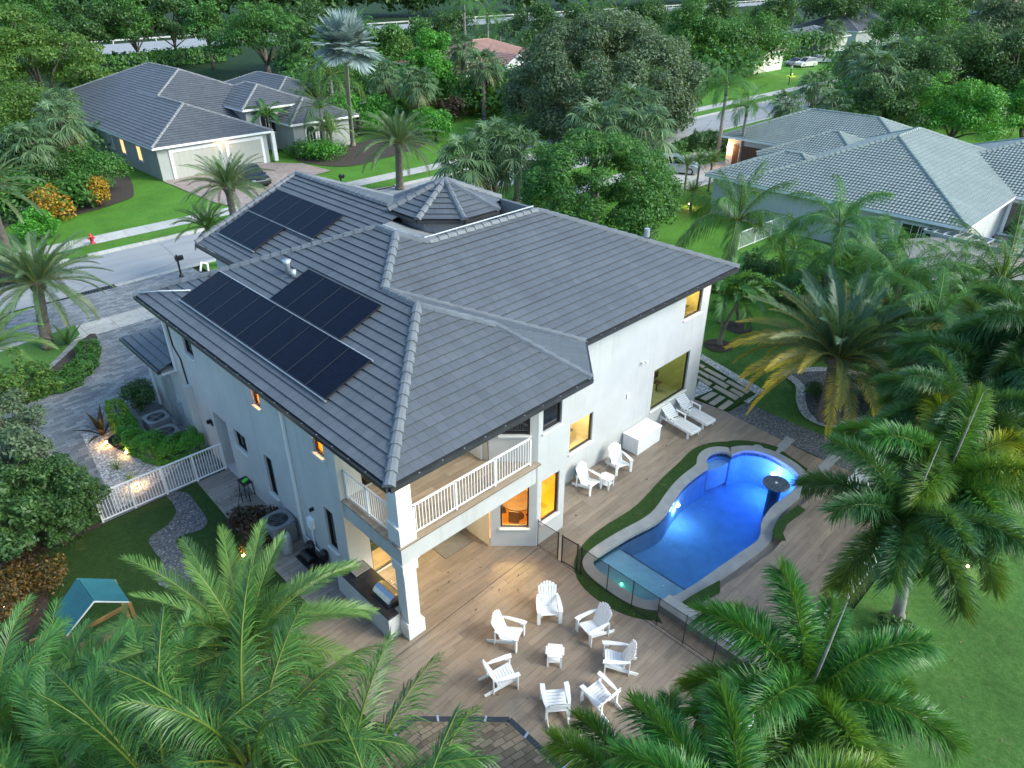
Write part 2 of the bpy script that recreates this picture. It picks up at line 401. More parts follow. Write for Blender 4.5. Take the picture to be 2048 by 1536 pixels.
# foliage
M['l_fox'] = leaf('foxtail_leaf', (.012,.085,.014), (.045,.235,.035), (.20,.44,.09), .36, .3, (.62,.55,.02))
M['l_foxd'] = leaf('foxtail_leaf_dark', (.014,.065,.02), (.04,.155,.045), (.14,.30,.11), .36, .28, (.42,.38,.04))
M['l_coco'] = leaf('coconut_leaf', (.022,.075,.014), (.065,.19,.03), (.17,.34,.07), .33, .28, (.42,.36,.05))
M['l_date'] = leaf('date_palm_leaf', (0.071,0.135,0.062), (0.125,0.222,0.097), (0.197,0.285,0.124), .4, .2, (.50,.33,.02))
M['l_phoe'] = leaf('phoenix_leaf', (0.078,0.179,0.042), (0.139,0.276,0.060), (0.232,0.373,0.096), .4, .25, (.38,.32,.06))
M['l_queen'] = leaf('queen_palm_leaf', (0.046,0.152,0.036), (0.085,0.262,0.060), (0.171,0.386,0.096), .45, .3, (.4,.38,.05))
M['l_sabal'] = leaf('sabal_leaf', (.075,.14,.06), (.13,.225,.10), (.24,.35,.17), .45, .22, (.45,.36,.10))
M['l_bism'] = leaf('silver_fan_leaf', (.20,.27,.27), (.33,.41,.41), (.46,.54,.53), .5, .15)
M['l_bright'] = leaf('bright_leaf', (0.046,0.207,0.024), (0.093,0.373,0.036), (0.186,0.524,0.060), .5, .3)
M['l_mid'] = leaf('mid_green_leaf', (0.037,0.124,0.022), (0.074,0.215,0.036), (0.139,0.314,0.058), .5, .25)
M['l_dark'] = leaf('dark_green_leaf', (0.029,0.078,0.023), (0.062,0.150,0.036), (0.124,0.234,0.058), .5, .22)
M['l_oak'] = leaf('oak_leaf', (.085,.125,.07), (.13,.19,.10), (.20,.27,.15), .55, .25)
M['l_olive'] = leaf('olive_leaf', (0.045,0.112,0.016), (0.090,0.206,0.028), (0.214,0.301,0.055), .5, .25)
M['l_lime'] = leaf('lime_leaf', (0.093,0.221,0.024), (0.186,0.373,0.036), (0.341,0.524,0.060), .5, .3)
M['l_croton'] = leaf('croton_leaf', (.30,.20,.02), (.55,.36,.03), (.65,.18,.03), .45, .2)
M['l_red'] = leaf('copper_leaf', (.03,.012,.01), (.08,.03,.02), (.05,.06,.02), .45, .2)
M['l_bronze'] = leaf('bronze_croton_leaf', (.04,.03,.012), (.12,.08,.02), (.30,.14,.02), .45, .2)
M['l_canary'] = leaf('canary_palm_leaf', (.035,.10,.065), (.075,.17,.10), (.14,.25,.15), .38, .2, (.85,.55,.0))
M['l_dead'] = leaf('dead_frond', (.09,.06,.035), (.20,.14,.08), (.30,.22,.13), .8, .1)
M['l_agave'] = leaf('agave_leaf', (0.124,0.166,0.132), (0.202,0.248,0.192), (0.310,0.345,0.264), .5, .1)
# ---------------------------------------------------------------- foliage generators (numpy)
def np_mesh(name, V, Q, m, tip=None):
    me = bpy.data.meshes.new(name)
    me.vertices.add(len(V)); me.vertices.foreach_set('co', np.ascontiguousarray(V, dtype=np.float32).ravel())
    Q = np.asarray(Q, dtype=np.int32)
    me.loops.add(Q.size); me.loops.foreach_set('vertex_index', Q.ravel())
    me.polygons.add(len(Q)); me.polygons.foreach_set('loop_start', np.arange(0, Q.size, 4, dtype=np.int32))
    me.polygons.foreach_set('loop_total', np.full(len(Q), 4, dtype=np.int32))
    me.update(calc_edges=True); me.materials.append(m)
    if tip is not None:
        a = me.attributes.new('tip', 'FLOAT', 'POINT'); a.data.foreach_set('value', np.asarray(tip, dtype=np.float32))
    return me
def nrm(a): return a/(np.linalg.norm(a, axis=-1, keepdims=True)+1e-9)

def strip_leaves(base, dr, wv, ln, w, droop):
    """n leaflets, each two quads: base -> mid -> tip.  Returns V (n*6,3), Q (n*2,4)"""
    n = len(base); ln = ln[:, None]; w = w[:, None]; g = np.zeros((n, 3)); g[:, 2] = -1
    mid = base+dr*ln*.5+g*ln*(droop*.18)[:, None]; tip = base+dr*ln*.95+g*ln*(droop*.75)[:, None]
    V = np.stack([base-wv*w*.25, base+wv*w*.25, mid+wv*w*.5, mid-wv*w*.5, tip+wv*w*.07, tip-wv*w*.07], 1).reshape(-1, 3)
    i = np.arange(n)[:, None]*6
    Q = np.concatenate([i+np.array([[0,1,2,3]]), i+np.array([[3,2,4,5]])], 1).reshape(-1, 4)
    return V, Q

def frond(rng, L, el, droop, az, nl=70, ll=.5, lw=.035, ang=52, vee=18, ldroop=.25, plum=False, s0=.15, yel=0, r0=.03, sway=0.0, base=.12):
    K = 14; s = np.linspace(0, 1, K); th = el-droop*s**1.35
    px = np.concatenate([[0], np.cumsum(np.cos(th[:-1]))])*L/(K-1)+base; pz = np.concatenate([[0], np.cumsum(np.sin(th[:-1]))])*L/(K-1)
    py = sway*L*s**2
    P = np.stack([px, py, pz], 1); T = nrm(np.gradient(P, axis=0)); B = nrm(np.cross(np.tile([0,0,1.], (K,1)), T)); Nn = np.cross(T, B)
    # rachis as a flat three-sided strip
    r = (r0*(1-.82*s))[:, None]
    ring = np.stack([P+B*r, P+Nn*r*.8, P-B*r, P-Nn*r*.8], 1).reshape(-1, 3)
    q = []
    for i in range(K-1):
        for k in range(4): q.append((i*4+k, i*4+(k+1) % 4, i*4+4+(k+1) % 4, i*4+4+k))
    t = np.linspace(s0, 1, nl); t = np.concatenate([t, t+.5/nl*(1-s0)]).clip(0, 1); side = np.concatenate([np.ones(nl), -np.ones(nl)])
    wob = np.interp(t, np.linspace(0, 1, 13), rng.normal(0, 1, 13)); keep = rng.random(len(t)) > .04+.22*(wob > 1.3); t, side, wob = t[keep], side[keep], wob[keep]
    ip = lambda A: np.stack([np.interp(t, s, A[:, k]) for k in range(3)], 1)
    p, tt, bb, nn = ip(P), nrm(ip(T)), nrm(ip(B)), nrm(ip(Nn)); n = len(t); u = (t-s0)/(1-s0)
    a = R(ang)*(1-(.42 if plum else .55)*u)+rng.normal(0, .13 if plum else .09, n)+wob*.09*side
    roll = rng.normal(0, .32); bb, nn = bb*math.cos(roll)+nn*math.sin(roll), nn*math.cos(roll)-bb*math.sin(roll)
    ph = rng.uniform(-.75*PI, .75*PI, n) if plum else R(vee)+rng.normal(0, .12, n)
    if plum:
        out = bb*np.sin(ph)[:, None]*1.0+nn*np.cos(ph)[:, None]
    else:
        out = bb*(side*np.cos(ph))[:, None]+nn*np.sin(ph)[:, None]
    d = nrm(tt*np.cos(a)[:, None]+out*np.sin(a)[:, None])
    env = np.interp(u, [0, .12, .45, .8, 1], [.6, .9, 1, .92, .72] if plum else [.55, .85, 1, .8, .38])*rng.uniform(.8 if plum else .88, 1.08, n)
    wv = nrm(np.cross(d, np.cross(out, tt)+nn*.35))
    if not plum: wv = nrm(tt-d*np.sum(tt*d, 1)[:, None])
    V, Q = strip_leaves(p, d, wv, ll*env, lw*(.6+.4*env), ldroop*rng.uniform(.6, 1.4, n))
    tipv = np.repeat(np.clip(yel*(1.45*u-.22)+yel*.15*rng.normal(0, 1, n), 0, 1), 6).reshape(-1, 6)
    tipv = (tipv*np.array([[.35,.35,.75,.75,1.1,1.1]])).clip(0, 1).ravel()
    V = np.concatenate([ring, V]); Q = np.concatenate([np.array(q), Q+len(ring)]); tip = np.concatenate([np.full(len(ring), .25), tipv])
    c, s_ = math.cos(az), math.sin(az)
    V = V @ np.array([[c, s_, 0], [-s_, c, 0], [0, 0, 1]])
    return V, Q, tip
def join(parts):
    V, Q, Tp, o = [], [], [], 0
    for v, q, t in parts: V.append(v); Q.append(q+o); Tp.append(t); o += len(v)
    return np.concatenate(V), np.concatenate(Q), np.concatenate(Tp)

def fan_leaf(rng, P, Rr, el, droop, az, nseg=22, beta=125, w=.06, cup=.25, tipdroop=.35, base=.1, yel=0):
    K = 5; s = np.linspace(0, 1, K); th = el-droop*s
    px = np.concatenate([[0], np.cumsum(np.cos(th[:-1]))])*P/(K-1)+base; pz = np.concatenate([[0], np.cumsum(np.sin(th[:-1]))])*P/(K-1)
    pts = np.stack([px, px*0, pz], 1); T = np.array([math.cos(th[-1]), 0, math.sin(th[-1])]); B = np.array([0, 1., 0]); Nn = np.cross(T, B)
    Nn = Nn if Nn[2] > 0 else -Nn
    r = .022
    ring = np.concatenate([[p+B*r, p+Nn*r, p-B*r, p-Nn*r] for p in pts]); q = []
    for i in range(K-1):
        for k in range(4): q.append((i*4+k, i*4+(k+1) % 4, i*4+4+(k+1) % 4, i*4+4+k))
    an = np.linspace(-R(beta), R(beta), nseg)+rng.normal(0, .03, nseg)
    d = np.outer(np.cos(an), T)+np.outer(np.sin(an), B)+np.outer(cup*(.6+.4*np.abs(np.sin(an*2))), Nn); d = nrm(d)
    ln = Rr*(1-.28*(np.abs(an)/R(beta))**2)*rng.uniform(.9, 1.05, nseg)
    wv = nrm(np.outer(-np.sin(an), T)+np.outer(np.cos(an), B)+np.outer(rng.normal(0, .4, nseg), Nn))
    V, Q = strip_leaves(np.tile(pts[-1], (nseg, 1)), d, wv, ln, np.full(nseg, w), tipdroop*rng.uniform(.5, 1.5, nseg))
    V = np.concatenate([ring, V]); Q = np.concatenate([np.array(q), Q+len(ring)])
    tip = np.full(len(V), yel); c, s_ = math.cos(az), math.sin(az)
    return V @ np.array([[c, s_, 0], [-s_, c, 0], [0, 0, 1]]), Q, tip

def palm_crown(kind, seed, k=1.0):
    """returns V, Q, tip, material for one crown whose heart is at the origin; k scales the leaf count for far trees"""
    rng = np.random.default_rng(seed); P = []; ga = 2.399963; off = rng.uniform(0, 6)
    def rot(i): return off+ga*i+rng.normal(0, .12)
    if kind in ('foxtail', 'foxtail_dark', 'foxtail_yellow'):
        n = 13
        for i in range(n):
            u = i/(n-1); el = R(72-58*u); P.append(frond(rng, rng.uniform(2.4, 2.85), el, R(78+25*u), rot(i), int(560*k), .66, .024, 78, 0, .38, True, .08, (.85 if kind == 'foxtail_yellow' and i in (2, 3, 5) else rng.choice([0, 0, 0, .2]) if u < .55 else .45*(u-.5)*rng.uniform(0, 2)), .045, rng.normal(0, .06)))
        m = M['l_foxd'] if kind == 'foxtail_dark' else M['l_fox']
    elif kind in ('date', 'canary'):
        n = 74 if kind == 'canary' else 56; cy_ = kind == 'canary'
        for i in range(n):
            u = i/(n-1); P.append(frond(rng, rng.uniform(3.5, 4.1)*(.55+.45*min(1, u*3)), R(84-(92 if cy_ else 98)*u), R(30+36*u), rot(i), int(150*k), .50, .020, 56, 26, .10, False, .10, max(0, (u-.35)*2.6)*rng.uniform(.4, 1.3) if cy_ else max(0, u-.8), .04, rng.normal(0, .03), .2))
        m = M['l_canary'] if kind == 'canary' else M['l_date']
    elif kind == 'phoenix':
        n = 34
        for i in range(n):
            u = i/(n-1); P.append(frond(rng, rng.uniform(2.6, 3.1)*(.6+.4*min(1, u*3)), R(82-76*u), R(38+42*u), rot(i), int(125*k), .46, .019, 55, 26, .12, False, .10, max(0, (u-.7)*1.6)*rng.uniform(0, 1), .035, rng.normal(0, .04), .15))
        m = M['l_phoe']
    elif kind == 'coconut':
        n = 17
        for i in range(n):
            u = i/(n-1); P.append(frond(rng, rng.uniform(3.4, 4.1), R(82-78*u), R(48+45*u), rot(i), int(92*k), .98, .026, 46, 0, .95, False, .16, max(0, (u-.75))*rng.uniform(0, 1.4), .05, rng.normal(0, .08)))
        m = M['l_coco']
    elif kind == 'queen':
        n = 14
        for i in range(n):
            u = i/(n-1); P.append(frond(rng, rng.uniform(2.8, 3.5), R(75-68*u), R(75+45*u), rot(i), int(170*k), .70, .020, 60, 14, .8, i % 2 == 0, .12, max(0, (u-.8))*rng.uniform(0, 1.6), .04, rng.normal(0, .08)))
        m = M['l_queen']
    elif kind == 'adonidia':
        n = 12
        for i in range(n):
            u = i/(n-1); P.append(frond(rng, rng.uniform(1.5, 1.9), R(78-62*u), R(85+30*u), rot(i), int(46*k), .50, .05, 60, 30, .35, False, .12, 0, .035, rng.normal(0, .05)))
        m = M['l_queen']
    elif kind == 'areca':
        n = 26
        for i in range(n):
            u = i/(n-1); P.append(frond(rng, rng.uniform(2.0, 2.7), R(86-50*u), R(50+55*u), rot(i), int(75*k), .50, .022, 55, 28, .35, False, .22, max(0, (u-.7))*rng.uniform(0, 1.2), .03, rng.normal(0, .08), .35))
        m = M['l_queen']
    elif kind == 'sabal':
        n = 34
        for i in range(n):
            u = i/(n-1); P.append(fan_leaf(rng, rng.uniform(.8, 1.15), rng.uniform(.75, .95), R(80-125*u), R(25), rot(i), max(8, int(24*k)), 130, .075/k**.5, .2, .75, .12, max(0, u-.85)*3))
        m = M['l_sabal']
    elif kind == 'bismarck':
        n = 30
        for i in range(n):
            u = i/(n-1); P.append(fan_leaf(rng, rng.uniform(.9, 1.3), rng.uniform(1.4, 1.7), R(88-118*u), R(15), rot(i), 40, 140, .19, .22, .12, .15))
        m = M['l_bism']
    V, Q, T = join(P)
    return V, Q, T, m
CROWNS = {}
def crown_mesh(kind, seed, k=1.0):
    key = (kind, seed, k)
    if key not in CROWNS:
        V, Q, T, m = palm_crown(kind, seed, k); CROWNS[key] = np_mesh('crown', V, Q, m, T)
    return CROWNS[key]
TRK = {'foxtail': ('trunkgrey', .13, .17), 'foxtail_dark': ('trunkgrey', .13, .17), 'foxtail_yellow': ('trunkgrey', .13, .17), 'date': ('bark', .26, .32), 'canary': ('bark', .30, .40), 'phoenix': ('bark', .14, .17), 'coconut': ('trunkgrey', .12, .2), 'queen': ('trunkgrey', .13, .18), 'adonidia': ('trunkgrey', .06, .09), 'areca': ('trunkgrey', .05, .06), 'sabal': ('bark', .16, .19), 'bismarck': ('trunkgrey', .13, .19)}
def palm(kind, base, h, label, seed=0, scale=1.0, lean=(0, 0), rz=0.0, name='palm_tree', cat='palm tree', group=None, k=1.0, trunk=True, stalk=False, shaft=None, dead=0):
    """a palm with its foot at base, its crown heart h metres up and lean metres to the side"""
    b = (float(base[0]), float(base[1]), 0)
    t = thing(name, label, cat, b, 0, group)
    cr = bpy.data.objects.new('crown', crown_mesh(kind, seed, k)); C.objects.link(cr); cr.parent = t
    cr.location = (lean[0], lean[1], h); cr.rotation_euler = (0, 0, rz); cr.scale = (scale,)*3
    if dead and kind != 'areca':
        rg_ = np.random.default_rng(seed+99); PP = []
        for i in range(dead):
            if kind in ('sabal', 'bismarck'): PP.append(fan_leaf(rg_, .9, .85, R(-45), R(35), rg_.uniform(0, 6.3), 14, 70, .06, .1, .9, .15))
            else: PP.append(frond(rg_, 2.0, R(-25), R(60), rg_.uniform(0, 6.3), 50, .32, .022, 45, -20, .9, False, .12, 0, .03, 0, .12))
        V, Q, _ = join(PP); do = bpy.data.objects.new('dead_fronds', np_mesh('dead_fronds', V, Q, M['l_dead'])); C.objects.link(do); do.parent = t; do.location = (lean[0], lean[1], h-.1); do.scale = (scale,)*3
    tm, rt, rb = TRK[kind]; rt *= scale; rb *= scale; mb = MB(); pts = []; rs = []
    steps = max(6, int(h/.16))
    for i in range(steps+1):
        u = i/steps; bulge = 1.0+(.06 if kind in ('foxtail', 'queen', 'coconut', 'foxtail_dark') else .13)*(i % 2)
        pts.append((lean[0]*u**1.4, lean[1]*u**1.4, h*u)); rs.append((rb+(rt-rb)*u)*bulge*(1.25 if u < .04 else 1))
    if kind in ('date', 'canary', 'phoenix', 'sabal', 'bismarck'):
        rs[-1] *= 1.5; rs[-2] *= 1.6; rs[-3] *= 1.3
    if trunk:
        mb.tube(pts, rs, 10); mb.build('trunk', M[tm], t, True)
    if kind in ('foxtail', 'adonidia', 'foxtail_dark', 'foxtail_yellow', 'queen') if shaft is None else shaft:
        s = MB(); l = .9*scale if kind != 'adonidia' else .6*scale; rr = rt*1.25
        s.tube([(lean[0], lean[1], h-l), (lean[0], lean[1], h-l*.7), (lean[0], lean[1], h+.1), (lean[0], lean[1], h+.3*scale)], [rr, rr*1.15, rr*.75, rr*.3], 12)
        s.build('crownshaft', M['shaft'], t, True)
    if stalk:
        s = MB(); s.tube([(lean[0], lean[1], h), (lean[0]+.1, lean[1]-.05, h+1.0), (lean[0]+.25, lean[1]-.1, h+2.6*scale)], [.035, .03, .008], 6)
        s.build('spear_leaf', M['trunkgrey'], t, True)
    return t

def cloud(rng, c, rad, nb, br, n, ls, up=.5, flat=.75, low=-.45, asp=.5, tight=False):
    """leaf quads on many small puffs that fill an ellipsoid: uneven outline, gaps, lit tops"""
    c = np.array(c, float); rad = np.array(rad, float)
    d = nrm(rng.normal(0, 1, (nb*3, 3))); d = d[d[:, 2] > low][:nb]; nb = len(d)
    lump = 1+.16*np.sin(d[:, 0]*3.1+d[:, 1]*2.3+rng.uniform(0, 6))+.10*np.sin(d[:, 1]*5.3+d[:, 2]*4+rng.uniform(0, 6))
    if tight: lump = 1+(lump-1)*.3
    bc = d*rad*(rng.uniform(.78, .92, (nb, 1)) if tight else rng.uniform(.42, .98, (nb, 1)))*lump[:, None]
    brs = br*min(rad[0], rad[1])*(rng.uniform(.7, 1.15, nb) if tight else rng.uniform(.40, 1.35, nb))
    wgt = brs**2; idx = rng.choice(nb, n, p=wgt/wgt.sum())
    e = nrm(rng.normal(0, 1, (n, 3))); e[:, 2] = np.abs(e[:, 2])*np.where(rng.random(n) < .72, 1, -1)
    rr = (brs[idx]*rng.uniform(.55, 1.08, n))[:, None]; off = e*rr; off[:, 2] *= flat
    p = c+bc[idx]+off
    nn = nrm(e*.6+np.array([0, 0, up])+rng.normal(0, .45, (n, 3)))
    t = nrm(np.cross(nn, rng.normal(0, 1, (n, 3)))); b = np.cross(nn, t)
    s = (ls*rng.uniform(.6, 1.35, n))[:, None]
    fold = nn*s*.18
    V = np.stack([p-t*s, p-b*s*asp+fold, p+t*s, p+b*s*asp+fold], 1).reshape(-1, 3)
    return V, np.arange(n*4).reshape(-1, 4), bc+c, brs

def tree(px, py, zc, rx, ry, m, label, seed=0, nb=34, br=.34, ls=None, dens=1.0, name='tree', cat='tree', group=None, limbs=True, flat=.75, up=.5, trunkm='bark', low=-.45, zr=None, cap=30000, tight=False):
    """broadleaf tree whose crown centre the survey photograph shows at (px, py), zc metres up; rx, ry in photograph pixels"""
    p = G(px, py, zc); k = mpp(p); r = rx*k; rz = zr if zr else min(ry*k*1.12, max(zc*.92, 1.0))
    rng = np.random.default_rng(seed+int(px)*7+int(py)*13)
    if ls is None: ls = max(.10, 2.6*k)
    n = int(dens*1.5*4*PI*((r+rz)/2)**2/(ls*ls))
    if n > cap: ls *= (n/cap)**.5; n = cap
    V, Q, bc, brs = cloud(rng, (0, 0, zc), (r, r, rz), nb, br, n, ls, up, flat, low, .5, tight)
    t = thing(name, label, cat, (float(p[0]), float(p[1]), 0), 0, group)
    me = np_mesh('crown', V, Q, M[m]); o = bpy.data.objects.new('crown', me); C.objects.link(o); o.parent = t
    tr = MB(); r0 = max(.05, r*.055); fork = max(.3, zc-rz*.75)
    tr.tube([(0, 0, 0), (.1*r0, 0, fork*.5), (0, .3*r0, fork), (.2*r0, 0, zc*.98)], [r0*1.3, r0, r0*.85, r0*.3], 8)
    if limbs:
        for i in range(min(9, len(bc))):
            q = bc[i]; tr.tube([(0, 0, fork*.9), (q[0]*.4, q[1]*.4, fork+(q[2]-fork)*.55), tuple(q)], [r0*.5, r0*.33, r0*.1], 5)
    tr.build('trunk', M[trunkm], t, True)
    return t

def bush(pts, z0, z1, w, m, label, name='hedge', cat='hedge', seed=0, ls=.06, group=None, dens=1.0, core=True, top=1.0):
    """clipped hedge along a path: dense leaf shell over a dark body of twigs, all one foliage mesh plus stems"""
    rng = np.random.default_rng(seed); pts = [np.array(p[:2], float) for p in pts]
    Vs, Qs, o = [], [], 0; h = z1-z0; cx = sum(p[0] for p in pts)/len(pts); cy = sum(p[1] for p in pts)/len(pts)
    for a, b in zip(pts[:-1], pts[1:]):
        L = np.linalg.norm(b-a); area = (L+w)*(w+2*h); n = int(min(16000, dens*area*1.6/(ls*ls)))
        d = (b-a)/max(L, 1e-6); sidev = np.array([-d[1], d[0]])
        s = rng.uniform(-w*.3, L+w*.3, n); ang = rng.uniform(0, 1, n)
        # superellipse cross-section
        th = rng.uniform(-.35*PI/2, PI+.35*PI/2, n); ct, st = np.cos(th), np.sin(th)
        ex = np.sign(ct)*np.abs(ct)**.55*w/2; ez = np.sign(st)*np.abs(st)**.55*h*.55+h*.45
        wob = 1+.10*np.sin(s*3.1+seed)+.08*np.sin(s*7.7+th*3)
        j = rng.uniform(.80, 1.04, n)*wob
        endt = np.clip(np.minimum(s+w*.3, L+w*.3-s)/(w*.5), .15, 1)**.5
        x = a[0]+d[0]*s+sidev[0]*ex*j*endt; y = a[1]+d[1]*s+sidev[1]*ex*j*endt; z = z0+np.maximum(.03, ez*j*(.55+.45*endt))*top
        p = np.stack([x-cx, y-cy, z], 1)
        nn = nrm(np.stack([sidev[0]*ct, sidev[1]*ct, st+.4], 1)+rng.normal(0, .5, (n, 3)))
        t = nrm(np.cross(nn, rng.normal(0, 1, (n, 3)))); bb = np.cross(nn, t); sz = (ls*rng.uniform(.6, 1.3, n))[:, None]
        V = np.stack([p-t*sz, p-bb*sz*.55, p+t*sz, p+bb*sz*.55], 1).reshape(-1, 3)
        Vs.append(V); Qs.append(np.arange(n*4).reshape(-1, 4)+o); o += len(V)
    t = thing(name, label, cat, (cx, cy, 0), 0, group)
    me = np_mesh('foliage', np.concatenate(Vs), np.concatenate(Qs), M[m]); ob = bpy.data.objects.new('foliage', me); C.objects.link(ob); ob.parent = t
    st = MB()
    for a, b in zip(pts[:-1], pts[1:]):
        L = np.linalg.norm(b-a); k = max(2, int(L/.5))
        for i in range(k+1):
            q = a+(b-a)*i/k; st.tube([(q[0]-cx, q[1]-cy, 0), (q[0]-cx+rng.normal(0, .05), q[1]-cy, z0+h*.7)], [.025, .012], 5)
            for r_ in range(3):
                st.tube([(q[0]-cx, q[1]-cy, h*.3), (q[0]-cx+rng.normal(0, w*.2), q[1]-cy+rng.normal(0, w*.2), z0+h*.8)], [.014, .006], 4)
    st.build('stem', M['bark'], t)
    return t
def shrub(px, py, r, h, m, label, seed=0, ls=.09, nb=14, br=.5, dens=1.2, name='shrub', cat='shrub', group=None, z=0.0, flat=.85, up=.4):
    p = G(px, py, z+h*.4); rng = np.random.default_rng(seed+int(px+py))
    n = int(min(14000, dens*1.5*4*PI*((r+h/2)/2)**2/(ls*ls)))
    V, Q, bc, brs = cloud(rng, (0, 0, h*.5), (r, r, h*.5), nb, br, n, ls, up, flat, -.6)
    t = thing(name, label, cat, (float(p[0]), float(p[1]), z), 0, group)
    o = bpy.data.objects.new('foliage', np_mesh('foliage', V, Q, M[m])); C.objects.link(o); o.parent = t
    st = MB()
    for i in range(min(7, len(bc))): st.tube([(0, 0, 0), (bc[i][0]*.4, bc[i][1]*.4, h*.3), tuple(bc[i])], [.03*h, .02*h, .008*h], 5)
    st.build('stem', M['bark'], t)
    return t
def rosette(px, py, n, L, w, m, label, el=(80, 15), seed=0, h=.05, name='agave', cat='plant', droop=30, z=0, group=None):
    """strap-leaved rosette: agave, cordyline, bird of paradise"""
    p = G(px, py, z); rng = np.random.default_rng(seed+int(px)); t = thing(name, label, cat, (float(p[0]), float(p[1]), z), 0, group)
    Vs, Qs, o = [], [], 0
    for i in range(n):
        u = i/max(1, n-1); e0 = R(el[0]+(el[1]-el[0])*u); az = 2.4*i+rng.normal(0, .15); l = L*rng.uniform(.8, 1.1); K = 6; P = []
        x, zz = .03, h
        for k in range(K):
            s = k/(K-1); P.append((x, zz)); e = e0-R(droop)*s; x += math.cos(e)*l/(K-1); zz += math.sin(e)*l/(K-1)
        ww = [w*.35, w*.8, w, w*.85, w*.5, .01]; c, s_ = math.cos(az), math.sin(az); V = []
        for (x, zz), q in zip(P, ww):
            V += [(x*c-q/2*s_, x*s_+q/2*c, zz+q*.15), (x*c, x*s_, zz-q*.05), (x*c+q/2*s_, x*s_-q/2*c, zz+q*.15)]
        Q = []
        for k in range(K-1): Q += [(k*3, k*3+1, k*3+4, k*3+3), (k*3+1, k*3+2, k*3+5, k*3+4)]
        Vs.append(np.array(V)); Qs.append(np.array(Q)+o); o += len(V)
    ob = bpy.data.objects.new('leaves', np_mesh('leaves', np.concatenate(Vs), np.concatenate(Qs), M[m])); C.objects.link(ob); ob.parent = t
    s = MB(); s.tube([(0, 0, 0), (0, 0, h+.12)], [.06, .04], 8); s.build('stem', M['bark'], t, True)
    return t
# ---------------------------------------------------------------- roofs and walls
def clip_band(P, lo, hi):
    """clip a 2D polygon to lo <= y <= hi"""
    def half(P, c, s):
        out = []
        for i in range(len(P)):
            a, b = P[i], P[(i+1) % len(P)]; da, db = s*(a[1]-c), s*(b[1]-c)
            if da >= 0: out.append(a)
            if (da >= 0) != (db >= 0):
                t = da/(da-db); out.append((a[0]+t*(b[0]-a[0]), a[1]+t*(b[1]-a[1])))
        return out
    P = half(P, lo, 1)
    return half(P, hi, -1) if len(P) > 2 else []
def facet(mb, pts, row=.33, t=.045):
    """tiled roof plane; pts[0] -> pts[1] is the eave (or a line parallel to it)"""
    P = [np.array(p, float) for p in pts]; e = norm(P[1]-P[0])
    n = np.zeros(3)
    for i in range(len(P)): n += np.cross(P[i]-P[0], P[(i+1) % len(P)]-P[0])
    n = norm(n); n = n if n[2] > 0 else -n
    e[2] = 0; e = norm(e); u = norm(np.cross(n, e))
    if u[2] < 0: u = -u
    p2 = [(float((p-P[0]) @ e), float((p-P[0]) @ u)) for p in P]
    if sum(p2[i][0]*p2[(i+1) % len(p2)][1]-p2[(i+1) % len(p2)][0]*p2[i][1] for i in range(len(p2))) < 0: p2 = p2[::-1]
    flip = np.dot(np.cross(e, u), n) < 0
    v0 = min(q[1] for q in p2); v1 = max(q[1] for q in p2); k = 0; v = v0
    while v < v1-1e-4:
        c = clip_band(p2, v, min(v+row, v1))
        if len(c) > 2:
            V = [P[0]+e*a+u*(b-(.028 if abs(b-v) < 1e-5 and v > v0+1e-4 else 0))+n*(t*(1-(b-v)/row)+.004) for a, b in c]; f = tuple(range(len(c)))
            mb.add(V, [f[::-1] if flip else f], [(a+1e-4, b+.001+(0.0)) for a, b in c])
            low = sorted([q for q in c if abs(q[1]-v) < 1e-5])
            if len(low) >= 2:
                a0, a1 = low[0][0], low[-1][0]
                vv = v-(.028 if v > v0+1e-4 else 0); tl = (t-.016 if v > v0+1e-4 else -.01)
                mb.add([P[0]+e*a0+u*vv+n*tl, P[0]+e*a1+u*vv+n*tl, P[0]+e*a1+u*vv+n*(t+.004), P[0]+e*a0+u*vv+n*(t+.004)], [(0, 1, 2, 3)], [(a0+.16, v+.1)]*4)
        v += row; k += 1
def caps(mb, p, q, w=.34, step=.40, h=.12):
    """overlapping ridge tiles from p (low) to q (high)"""
    p = np.array(p, float); q = np.array(q, float); L = np.linalg.norm(q-p); d = (q-p)/L; a = norm(np.cross(d, (0,0,1))); u = np.cross(a, d)
    n = max(1, int(L/step)); st = L/n
    for i in range(n):
        s0 = p+d*(i*st-.03); s1 = p+d*((i+1)*st+.03); pr = []
        for c, k, l in ((s0, 1.0, .035), (s1, .86, .0)):
            pr += [c-a*w/2*k-u*.03+u*l, c-a*w*.28*k+u*(h*.62+l), c+a*w*.0+u*(h*.86+l), c+a*w*.28*k+u*(h*.62+l), c+a*w/2*k-u*.03+u*l]
        fs = [(j, j+1, j+6, j+5) for j in range(4)]+[(4, 3, 2, 1, 0)]
        mb.add(pr, fs)
def gutter(mb, p, q, w=.13, h=.13):
    mb.bar(p, q, w, h)
